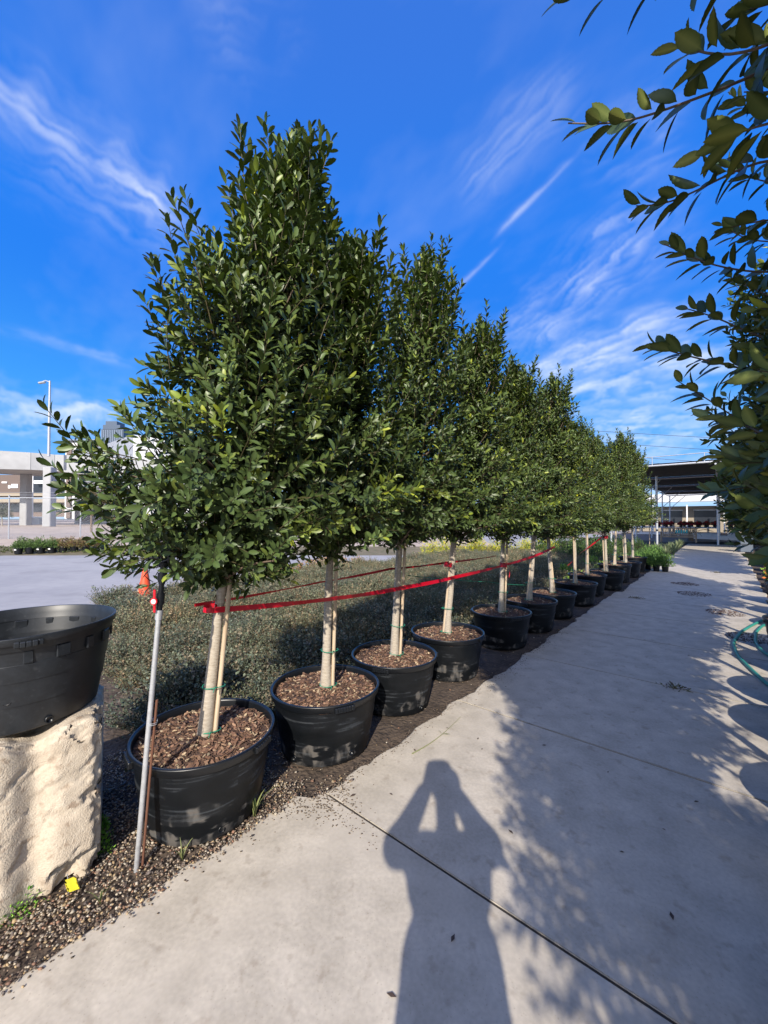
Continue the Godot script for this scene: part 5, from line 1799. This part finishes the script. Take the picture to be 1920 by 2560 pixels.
# ------------------------------------------------------------------ end of the walk
func build_far_end() -> void:
	# flat shade roof on galvanised posts
	var t := thing("shade_roof", "flat black shade-cloth roof on galvanised posts at the end of the walk", "shade structure", Vector3.ZERO)
	var H := 4.25
	var rails := [-24.0, -32.0, -40.0, -48.0, -55.5]
	for i in 4:
		var b := MB.new()
		var g := []
		for j in 9:
			for k in 15:
				var x := -4.6 + k * 1.3
				g.append(Vector3(x, H + 0.1 - 0.16 * sin(j / 8.0 * PI) * (0.6 + 0.4 * absf(sin(k * PI / 5.0))), lerpf(rails[i] - 0.02, rails[i + 1] + 0.02, j / 8.0)))
		b.sheet(g, 15, 9)
		put("shade_cloth", b.mesh(), M.shade, t)
	for i in rails.size():
		var b := MB.new()
		b.tube([Vector3(-4.7, H, rails[i]), Vector3(13.8, H, rails[i])], [0.05, 0.05], 8)
		put("cross_rail", b.mesh(), M.galv, t)
		for x in [-4.5, -0.2, 5.2, 10.5]:
			if i == 0 and x > -1.0 and x < 5.0: continue
			b = MB.new()
			b.tube([Vector3(x, -0.1, rails[i]), Vector3(x, H - 0.05, rails[i])], [0.055, 0.055], 10)
			put("post", b.mesh(), M.galv, t)
			b = MB.new()
			b.tube([Vector3(x, H - 1.5, rails[i]), Vector3(x + 1.4, H - 0.08, rails[i])], [0.03, 0.03], 7)
			put("brace", b.mesh(), M.galv, t)
	for x in [-4.5, -0.2, 5.2]:
		var b := MB.new()
		b.tube([Vector3(x, H - 0.1, rails[0]), Vector3(x, H - 0.1, rails[4])], [0.04, 0.04], 8)
		put("long_rail", b.mesh(), M.galv, t)
	var b0 := MB.new()
	b0.tube([Vector3(-4.7, H + 0.45, -24.0), Vector3(13.8, H + 0.45, -24.0)], [0.02, 0.02], 6)
	for k in 10: b0.tube([Vector3(-4.7 + k * 2.05, H, -24.0), Vector3(-4.7 + k * 2.05, H + 0.45, -24.0)], [0.018, 0.018], 6)
	put("top_guard", b0.mesh(), M.steel, t)
	# posts beside the walk
	for k in 2:
		var p := [at(1643, 1367), at(1624, 1362)][k] as Vector3
		var b := MB.new()
		t = thing("steel_post", ["galvanised post at the walk edge with a dark band", "thin stake among the plants past the taped row"][k], "post", Vector3(p.x, -0.05, p.z))
		b.tube([Vector3.ZERO, Vector3(0, [4.1, 1.3][k], 0)], [[0.06, 0.06], [0.02, 0.02]][k], 10)
		put("shaft", b.mesh(), [M.galv, M.stake][k], t)
		b = MB.new()
		b.tube([Vector3(0, 0.95, 0), Vector3(0, 1.05, 0)], [[0.063, 0.063], [0.022, 0.022]][k], 10)
		put("band", b.mesh(), M.plastic, t)
	# greenhouse front behind
	t = thing("greenhouse", "long pale greenhouse front with white roof edge behind the display tables", "building", Vector3.ZERO)
	var b := MB.new()
	b.box(xf(Vector3(4, 4.1, -60.0)), Vector3(30, 0.9, 0.5), 0.03)
	put("roof_edge", b.mesh(), M.paint, t)
	b = MB.new()
	b.box(xf(Vector3(4, 1.6, -62.5)), Vector3(30, 3.2, 0.3))
	put("back_wall", b.mesh(), M.cream, t)
	b = MB.new()
	b.box(xf(Vector3(4, 4.6, -65.0)), Vector3(30, 0.1, 10.0))
	put("roof", b.mesh(), M.paint, t)
	for k in 9:
		b = MB.new()
		b.box(xf(Vector3(-10 + k * 3.4, 1.65, -60.0)), Vector3(0.14, 3.3, 0.14), 0.01)
		put("pillar", b.mesh(), M.white, t)
		b = MB.new()
		b.box(xf(Vector3(-8.3 + k * 3.4, 1.9, -62.3)), Vector3(2.2, 1.5, 0.05))
		var w := put("window", b.mesh(), M.dark_glass, t)
		b = MB.new()
		b.box(xf(Vector3(-8.3 + k * 3.4, 2.7, -62.27)), Vector3(2.4, 0.1, 0.1))
		put("window_head", b.mesh(), M.white, w)
	# display tables with red flowers
	var red := bush_mb(611, 420, Vector3(0.3, 0.34, 0.3), 0.12, 0.5, [[0.6, 0.02, 0.05], [0.5, 0.015, 0.04], [0.06, 0.12, 0.03]]).mesh()
	var pm := small_pot_mb(0.14, 0.24).mesh()
	var leg := MB.new()
	leg.box(xf(Vector3(0, 0.38, 0)), Vector3(0.08, 0.76, 0.08), 0.01)
	for k in 6:
		var p := Vector3(-5.2 + (k % 3) * 3.5, 0.0, -46.0 - 4.0 * int(k / 3))
		var which: String = ["beside the near post", "behind the bench end", "close to the walk", "of the back row by the greenhouse", "of the back row behind the palm", "of the back row near the walk"][k]
		t = thing("display_table", "long white display table %s under the shade roof" % which, "table", p)
		b = MB.new()
		b.box(xf(Vector3(0, 0.8, 0)), Vector3(3.1, 0.08, 1.2), 0.01)
		put("table_top", b.mesh(), M.white, t)
		for q in 4:
			put("leg", leg.mesh(), M.white, t).position = Vector3([-1.4, 1.4][q % 2], 0, [-0.5, 0.5][q / 2])
		b = MB.new()
		b.box(xf(Vector3(0, 0.2, 0.52)), Vector3(2.8, 0.12, 0.06), 0.01)
		put("stretcher", b.mesh(), M.white, t)
		for q in 5:
			var f := thing("red_flower_pot", "red flowering pot plant on the display table %s" % which, "potted plant", p + Vector3(-1.2 + q * 0.6, 0.842, 0.2 * sin(q * 2.0 + k)), q * 1.0, "red flowers on the display tables")
			put("pot", pm, M.plastic, f)
			put("plant", red, M.herb, f).position.y = 0.2
	# low white kerb boards
	for k in 3:
		b = MB.new()
		b.box(xf(Vector3(1.0, 0.12 + k * 0.0, -39.5 - k * 1.6), 0.0), Vector3(6.0, 0.24, 0.12), 0.01)
		tag(put("white_board", b.mesh(), M.white), "long white edging board lying across the yard before the tables", "board", "white edging boards")
	# sago palm
	t = thing("sago_palm", "dark sago palm with stiff arching fronds behind the bench", "palm", Vector3(-1.75, -0.05, -36.4))
	b = MB.new()
	var prof := []
	for j in 12: prof.append(Vector2(0.2 - 0.02 * (j % 2) - 0.03 * j / 11.0, j * 0.05))
	b.lathe(prof, 14)
	put("trunk", b.mesh(), M.twig, t)
	var r := RandomNumberGenerator.new()
	r.seed = 717
	for k in 26:
		b = MB.new()
		var a := k * 2.4
		var out := Vector3(cos(a), 0, sin(a))
		var side := out.cross(Vector3.UP)
		var el := lerpf(1.25, 0.25, (k % 13) / 12.0)
		b.c = Color(0.06, 0.085, 0.03) * r.randf_range(0.7, 1.3)
		var pts := []
		for j in 9:
			var q := j / 8.0
			pts.append(Vector3(0, 0.55, 0) + out * (1.35 * q * cos(el * (1.0 - 0.5 * q))) + Vector3.UP * (1.35 * q * sin(el) - 0.55 * q * q * q))
		b.tube(pts, [0.012, 0.011, 0.01, 0.009, 0.008, 0.007, 0.006, 0.005, 0.003], 4, false)
		for j in 30:
			var q := 0.15 + 0.85 * j / 29.0
			var c: Vector3 = pts[mini(int(q * 8.0), 7)].lerp(pts[mini(int(q * 8.0), 7) + 1], fmod(q * 8.0, 1.0) if q < 1.0 else 1.0)
			for sg in [-1.0, 1.0]:
				var tip: Vector3 = c + side * sg * 0.2 * sin(PI * clampf(q * 0.9 + 0.08, 0, 1)) + out * 0.07 + Vector3.UP * 0.05
				b.face([c - out * 0.008, c + out * 0.012, tip])
		put("frond", b.mesh(), M.herb, t)
	# slatted bench across the end of the walk
	t = thing("garden_bench", "weathered slatted wooden bench with teal cards across the end of the walk", "bench", Vector3(-2.35, -0.01, -34.6))
	b = MB.new()
	for x in [-0.98, 0.98]:
		b = MB.new(); b.box(xf(Vector3(x, 0.49, -0.24)), Vector3(0.075, 0.98, 0.07), 0.008); put("leg", b.mesh(), M.bench_wood, t)
		b = MB.new(); b.box(xf(Vector3(x, 0.32, 0.26)), Vector3(0.075, 0.64, 0.07), 0.008); put("leg", b.mesh(), M.bench_wood, t)
		b = MB.new(); b.box(xf(Vector3(x, 0.66, 0.02)), Vector3(0.09, 0.04, 0.64), 0.008); put("armrest", b.mesh(), M.bench_wood, t)
	for k in 5:
		b = MB.new(); b.box(xf(Vector3(0, 0.42, -0.18 + k * 0.1)), Vector3(1.88, 0.03, 0.08), 0.006); put("seat_slat", b.mesh(), M.bench_wood, t)
	b = MB.new(); b.box(xf(Vector3(0, 0.96, -0.24)), Vector3(1.9, 0.085, 0.05), 0.008); put("top_rail", b.mesh(), M.bench_wood, t)
	b = MB.new(); b.box(xf(Vector3(0, 0.5, -0.24)), Vector3(1.9, 0.07, 0.05), 0.008); put("back_rail", b.mesh(), M.bench_wood, t)
	b = MB.new(); b.box(xf(Vector3(0, 0.36, 0.27)), Vector3(1.88, 0.08, 0.03), 0.008); put("apron", b.mesh(), M.bench_wood, t)
	for k in 17:
		b = MB.new(); b.box(xf(Vector3(-0.88 + k * 0.11, 0.725, -0.24)), Vector3(0.055, 0.38, 0.022), 0.004); put("back_slat", b.mesh(), M.bench_wood, t)
	for k in 5:
		b = MB.new(); b.box(xf(Vector3(-0.12 + k * 0.145, 0.72, -0.214)), Vector3(0.11, 0.2, 0.008), 0.002)
		var o := put("teal_card", b.mesh(), M.teal)
		o.position = Vector3(-2.35, -0.01, -34.6)
		tag(o, "small teal card hanging on the slats of the wooden bench", "card", "teal cards on the bench")
	# bin at the walk edge
	t = thing("rubbish_bin", "grey-blue rubbish bin at the edge of the walk under the trees", "bin", at(1863, 1380))
	b = MB.new()
	b.box(xf(Vector3(0, 0.4, 0), 0.2), Vector3(0.48, 0.8, 0.5), 0.03)
	put("body", b.mesh(), M.bin, t)
	b = MB.new()
	b.box(xf(Vector3(0, 0.83, 0), 0.2), Vector3(0.53, 0.06, 0.55), 0.02)
	put("lid", b.mesh(), M.bin, t)
	for sx in [-1.0, 1.0]:
		b = MB.new()
		b.tube([Vector3(0.22 * sx, 0.1, -0.22), Vector3(0.28 * sx, 0.1, -0.22)], [0.1, 0.1], 14)
		put("wheel", b.mesh(), M.plastic, t)
	# fern pots and strap-leaved plants along the walk
	var fern := [[0.09, 0.19, 0.04], [0.14, 0.26, 0.05], [0.06, 0.13, 0.03]]
	for k in 3:
		var p := [at(1641, 1428), at(1663, 1429), at(1620, 1424)][k] as Vector3
		t = thing("fern_pot", ["small fern in a ribbed black pot on the walk past the taped row", "small fern pot on the walk, the one farther from the taped row", "small fern pot tucked against the last taped pot"][k], "potted plant", p, k * 1.3)
		put("pot", small_pot_mb(0.095, 0.2).mesh(), M.plastic, t)
		put("plant", bush_mb(650 + k, 360, Vector3(0.26, 0.42, 0.26), 0.1, 0.25, fern).mesh(), M.herb, t).position.y = 0.16
	var straps := [[0.17, 0.22, 0.09], [0.1, 0.15, 0.06], [0.26, 0.29, 0.15], [0.07, 0.1, 0.05]]
	for k in 7:
		var p := at([1668, 1684, 1652, 1694, 1700, 1640, 1672][k], [1400, 1390, 1392, 1378, 1372, 1384, 1382][k], -0.04)
		var o := put("strap_plant", strap_mb(670 + k, 70, 0.62, 0.016, straps).mesh(), M.herb)
		o.position = p
		tag(o, "clump of striped strap leaves along the far stretch of the walk", "plant", "strap-leaved plants along the walk")
	for k in 6:
		var p := Vector3(-2.1 - 0.3 * (k % 2), -0.04, -16.2 - k * 1.1)
		var o := put("fern_clump", bush_mb(690 + k, 420, Vector3(0.4, 0.5, 0.4), 0.13, 0.25, fern).mesh(), M.herb)
		o.position = p
		tag(o, "soft green fern clump by the walk past the taped row", "fern", "ferns past the taped row")
	# flower pot at the walk's other edge
	for k in 2:
		t = thing("flower_pot", ["large dark pot of lime and orange foliage at the walk edge", "dark pot of trailing flowers behind the lime foliage pot"][k], "potted plant", Vector3(1.02 + 0.1 * k, -0.03, -11.9 - k * 1.1), 0.6)
		put("pot", pot_mesh, M.pot1, t)
		put("rim", rim_mesh, M.plastic, t)
		put("mulch", mulch[0][0], M.soil, t)
		put("plant", bush_mb(710 + k, 500, Vector3(0.4, 0.3, 0.4), 0.08, 0.55, [[0.24, 0.42, 0.04], [0.16, 0.32, 0.03], [0.12, 0.25, 0.03], [0.5, 0.14, 0.04]]).mesh(), M.herb, t).position.y = 0.36
	# dark shrubs behind the second row
	var dm := bush_mb(730, 900, Vector3(0.7, 1.1, 0.7), 0.1, 0.42, [[0.03, 0.06, 0.02], [0.05, 0.09, 0.025], [0.02, 0.04, 0.015]]).mesh()
	for k in 10:
		var o := put("dark_shrub", dm, M.herb)
		o.transform = xf(Vector3(2.1 + 0.3 * (k % 2), -0.05, -11.0 - k * 1.9), k * 1.7, Vector3.ONE * (0.95 + 0.2 * sin(k * 2.0)))
		tag(o, "dark evergreen shrub behind the row across the walk", "shrub", "dark shrubs behind the second row")
	# overhead power lines, carried by poles hidden behind the trees
	for k in 4:
		var a := pd([1500, 1500, 1500, 1500][k], [1070, 1098, 1128, 1140][k], 70.0)
		var c := pd(2300, [1116, 1150, 1185, 1195][k], 70.0)
		var a2 := a + (a - c) * 0.6
		b = MB.new()
		b.tube(sag_line([a2, c], 0.6), fill_radius(sag_line([a2, c], 0.6).size(), 0.035), 4, false)
		tag(put("power_line", b.mesh(), M.cable), ["topmost power cable crossing the sky beyond the taped row", "second power cable below the topmost one", "third power cable, just above the shade roof guard rail", "lowest power cable, nearly touching the shade roof line"][k], "cable", "power lines over the shade roof")

func fill_radius(n: int, r: float) -> Array:
	var out := []
	for i in n: out.append(r)
	return out

# ------------------------------------------------------------------ the photographer, whose shadow lies on the walk
func sd_cone(p: Vector3, a: Vector3, b: Vector3, ra: float, rb: float) -> float:
	var ab := b - a
	var t := clampf((p - a).dot(ab) / maxf(ab.length_squared(), 1e-9), 0, 1)
	return (p - a - ab * t).length() - lerpf(ra, rb, t)

func nets(bones: Array, lo: Vector3, hi: Vector3, cell: float, blend: float, b: MB) -> void:
	var nx := int((hi.x - lo.x) / cell) + 2
	var ny := int((hi.y - lo.y) / cell) + 2
	var nz := int((hi.z - lo.z) / cell) + 2
	var f := PackedFloat32Array()
	f.resize(nx * ny * nz)
	f.fill(9.0)
	for bn in bones:
		var m: float = maxf(bn[2], bn[3]) + cell * 2.5 + blend
		var l := ((bn[0] as Vector3).min(bn[1]) - Vector3.ONE * m - lo) / cell
		var h := ((bn[0] as Vector3).max(bn[1]) + Vector3.ONE * m - lo) / cell
		for z in range(clampi(int(l.z), 0, nz - 1), clampi(int(h.z) + 1, 0, nz - 1) + 1):
			for y in range(clampi(int(l.y), 0, ny - 1), clampi(int(h.y) + 1, 0, ny - 1) + 1):
				for x in range(clampi(int(l.x), 0, nx - 1), clampi(int(h.x) + 1, 0, nx - 1) + 1):
					var i := (z * ny + y) * nx + x
					var d := sd_cone(lo + Vector3(x, y, z) * cell, bn[0], bn[1], bn[2], bn[3])
					var e := f[i]
					var k := maxf(blend - absf(d - e), 0.0) / blend
					f[i] = minf(d, e) - k * k * blend * 0.25
	var at_cell := {}
	var st := [1, nx, nx * ny]
	var co := [0, 1, nx, nx + 1, nx * ny, nx * ny + 1, nx * ny + nx, nx * ny + nx + 1]
	for z in nz - 1:
		for y in ny - 1:
			for x in nx - 1:
				var i := (z * ny + y) * nx + x
				var inside := 0
				for c in co:
					if f[i + c] < 0.0: inside += 1
				if inside == 0 or inside == 8: continue
				var sum := Vector3.ZERO
				var cnt := 0
				for c in 8:
					for ax in 3:
						if (c >> ax) & 1: continue
						var c2: int = c | (1 << ax)
						var fa := f[i + co[c]]
						var fb := f[i + co[c2]]
						if (fa < 0.0) == (fb < 0.0): continue
						var p := Vector3(c & 1, (c >> 1) & 1, (c >> 2) & 1)
						p[ax] += fa / (fa - fb)
						sum += p
						cnt += 1
				var g := Vector3(f[i + 1] - f[i], f[i + nx] - f[i], f[i + nx * ny] - f[i]) + Vector3(f[i + co[7]] - f[i + co[6]], f[i + co[7]] - f[i + co[5]], f[i + co[7]] - f[i + co[3]])
				at_cell[i] = b.vert(lo + (Vector3(x, y, z) + sum / cnt) * cell, g.normalized())
	for i in at_cell:
		for ax in 3:
			if (f[i] < 0.0) == (f[i + st[ax]] < 0.0): continue
			var u: int = st[(ax + 1) % 3]
			var w: int = st[(ax + 2) % 3]
			if not (at_cell.has(i - u) and at_cell.has(i - w) and at_cell.has(i - u - w)): continue
			b.tri(at_cell[i], at_cell[i - u], at_cell[i - u - w]); b.tri(at_cell[i], at_cell[i - u - w], at_cell[i - w])

func build_person() -> void:
	# stands behind the phone, facing the trees: local frame, +Z forward, +X to the person's side, phone at (0, 1.58, 0)
	var t := thing("person", "person in plain dark clothes holding a phone up with both hands", "person", Vector3(0, 0, 0), yaw + PI)
	var z := -0.36
	var bones := []
	var torso := [[Vector3(0, 1.0, z - 0.01), Vector3(0, 1.18, z), 0.125, 0.115], [Vector3(-0.065, 1.0, z), Vector3(0.065, 1.0, z), 0.098, 0.098], [Vector3(-0.06, 1.15, z), Vector3(0.06, 1.15, z), 0.095, 0.095], [Vector3(-0.07, 1.33, z), Vector3(0.07, 1.33, z), 0.1, 0.1], [Vector3(-0.105, 1.42, z), Vector3(0.105, 1.42, z), 0.06, 0.06], [Vector3(0, 1.42, z), Vector3(0, 1.54, z + 0.02), 0.056, 0.05]]
	bones.append_array(torso)
	for s in [-1.0, 1.0]:
		bones.append([Vector3(0.095 * s, 0.95, z), Vector3(0.1 * s, 0.5, z + 0.02), 0.092, 0.058])
		bones.append([Vector3(0.1 * s, 0.5, z + 0.02), Vector3(0.105 * s, 0.08, z - 0.02), 0.058, 0.042])
		bones.append([Vector3(0.105 * s, 0.06, z - 0.03), Vector3(0.12 * s, 0.045, z + 0.16), 0.045, 0.035])
		bones.append([Vector3(0.135 * s, 1.42, z), Vector3(0.225 * s, 1.34, z + 0.2), 0.046, 0.037])
		bones.append([Vector3(0.225 * s, 1.34, z + 0.2), Vector3(0.075 * s, 1.53, z + 0.31), 0.037, 0.027])
	var b := MB.new()
	nets(bones, Vector3(-0.42, -0.02, z - 0.24), Vector3(0.42, 1.66, z + 0.4), 0.016, 0.05, b)
	# hands: palm and five fingers closing on the phone's edges
	for s in [-1.0, 1.0]:
		var w := Vector3(0.075 * s, 1.53, z + 0.31)
		var palm := Vector3(0.058 * s, 1.59, z + 0.325)
		var hand := [[w, palm, 0.026, 0.028], [palm + Vector3(0, -0.02, 0), palm + Vector3(0, 0.03, 0.01), 0.025, 0.023]]
		for k in 4:
			var root := palm + Vector3(-0.004 * s, 0.034 - k * 0.021, 0.016)
			var l: float = [0.92, 1.0, 0.95, 0.78][k]
			var j1 := root + Vector3(0.006 * s, 0.004, 0.026 * l)
			var j2 := j1 + Vector3(-0.02 * s, 0.002, 0.012 * l)
			var j3 := j2 + Vector3(-0.018 * s, 0.0, -0.006)
			hand.append_array([[root, j1, 0.0095, 0.0088], [j1, j2, 0.0088, 0.008], [j2, j3, 0.008, 0.007]])
		var th := palm + Vector3(-0.01 * s, -0.02, -0.012)
		hand.append_array([[th, th + Vector3(-0.014 * s, 0.018, -0.012), 0.012, 0.0105], [th + Vector3(-0.014 * s, 0.018, -0.012), th + Vector3(-0.024 * s, 0.042, -0.004), 0.01, 0.0085]])
		nets(hand, w + Vector3(-0.1, -0.05, -0.08), w + Vector3(0.1, 0.16, 0.14), 0.005, 0.008, b)
	# head
	var hc := Vector3(0, 1.665, z + 0.06)
	var head := [[hc + Vector3(0, 0.03, -0.012), hc + Vector3(0, 0.025, 0.01), 0.086, 0.084], [hc + Vector3(0, -0.04, 0.03), hc + Vector3(0, -0.075, 0.045), 0.06, 0.04], [hc + Vector3(0, 0.012, 0.088), hc + Vector3(0, -0.018, 0.106), 0.011, 0.014], [hc + Vector3(-0.018, -0.05, 0.083), hc + Vector3(0.018, -0.05, 0.083), 0.01, 0.01], [Vector3(0, 1.51, z + 0.015), hc + Vector3(0, -0.04, 0.0), 0.052, 0.055]]
	for s in [-1.0, 1.0]:
		head.append([hc + Vector3(0.084 * s, 0.01, 0.0), hc + Vector3(0.088 * s, -0.03, 0.004), 0.013, 0.009])
		head.append([hc + Vector3(0.032 * s, 0.02, 0.076), hc + Vector3(0.034 * s, 0.02, 0.077), 0.012, 0.012])
	nets(head, hc - Vector3(0.13, 0.17, 0.13), hc + Vector3(0.13, 0.15, 0.15), 0.007, 0.014, b)
	put("body", b.mesh(), mat(lin(0.42, 0.26, 0.19), 0.6), t)
	# clothes: a little outside the body
	var shirt := MB.new()
	var sh := []
	for q in torso.slice(0, 5): sh.append([q[0], q[1], q[2] + 0.014, q[3] + 0.014])
	for s in [-1.0, 1.0]:
		sh.append([Vector3(0.12 * s, 1.41, z), Vector3(0.215 * s, 1.33, z + 0.19), 0.068, 0.066])
		sh.append([Vector3(0.215 * s, 1.33, z + 0.19), Vector3(0.09 * s, 1.5, z + 0.295), 0.066, 0.044])
		sh.append([Vector3(0.065 * s, 1.1, z), Vector3(0.068 * s, 0.8, z), 0.112, 0.106])
	nets(sh, Vector3(-0.42, 0.66, z - 0.26), Vector3(0.42, 1.6, z + 0.38), 0.018, 0.04, shirt)
	put("jacket", shirt.mesh(), mat(lin(0.05, 0.06, 0.09), 0.85), t)
	var tr := MB.new()
	var tb := []
	for s in [-1.0, 1.0]:
		tb.append([Vector3(0.092 * s, 0.92, z), Vector3(0.1 * s, 0.5, z + 0.02), 0.104, 0.08])
		tb.append([Vector3(0.1 * s, 0.5, z + 0.02), Vector3(0.105 * s, 0.1, z - 0.02), 0.078, 0.066])
	nets(tb, Vector3(-0.32, 0.0, z - 0.2), Vector3(0.32, 1.05, z + 0.2), 0.018, 0.03, tr)
	put("trousers", tr.mesh(), mat(lin(0.03, 0.035, 0.05), 0.85), t)
	var hr := MB.new()
	nets([[hc + Vector3(0, 0.045, -0.022), hc + Vector3(0, 0.04, -0.005), 0.093, 0.088], [hc + Vector3(0, 0.0, -0.045), hc + Vector3(0, -0.05, -0.05), 0.07, 0.05]], hc - Vector3(0.14, 0.15, 0.16), hc + Vector3(0.14, 0.17, 0.1), 0.008, 0.02, hr)
	put("hair", hr.mesh(), mat(lin(0.02, 0.014, 0.01), 0.7), t)
	for s in [-1.0, 1.0]:
		var so := MB.new()
		nets([[Vector3(0.115 * s, 0.05, z - 0.05), Vector3(0.135 * s, 0.042, z + 0.17), 0.055, 0.042], [Vector3(0.115 * s, 0.1, z - 0.03), Vector3(0.115 * s, 0.06, z - 0.03), 0.055, 0.055]], Vector3(-0.25, -0.004, z - 0.14), Vector3(0.25, 0.2, z + 0.25), 0.012, 0.02, so)
		put("shoe", so.mesh(), mat(lin(0.1, 0.1, 0.1), 0.7), t)
	# the phone in the hands
	var ph := thing("phone", "black phone held upright in the photographer's hands", "phone", Vector3.ZERO, yaw + PI)
	var pb := MB.new()
	pb.box(xf(Vector3(0, 1.59, z + 0.34)), Vector3(0.074, 0.15, 0.008), 0.003)
	put("body", pb.mesh(), M.plastic, ph)
	pb = MB.new()
	pb.box(xf(Vector3(0, 1.59, z + 0.3355)), Vector3(0.068, 0.142, 0.0015))
	put("screen", pb.mesh(), M.dark_glass, ph)

func _ready() -> void:
	setup_view()
	make_materials()
	build_ground()
	plant_trees()
	scatter_gravel()
	build_boughs()
	build_ground_cover()
	build_near_things()
	build_tapes()
	build_litter()
	build_far_side()
	build_far_end()
	build_person()
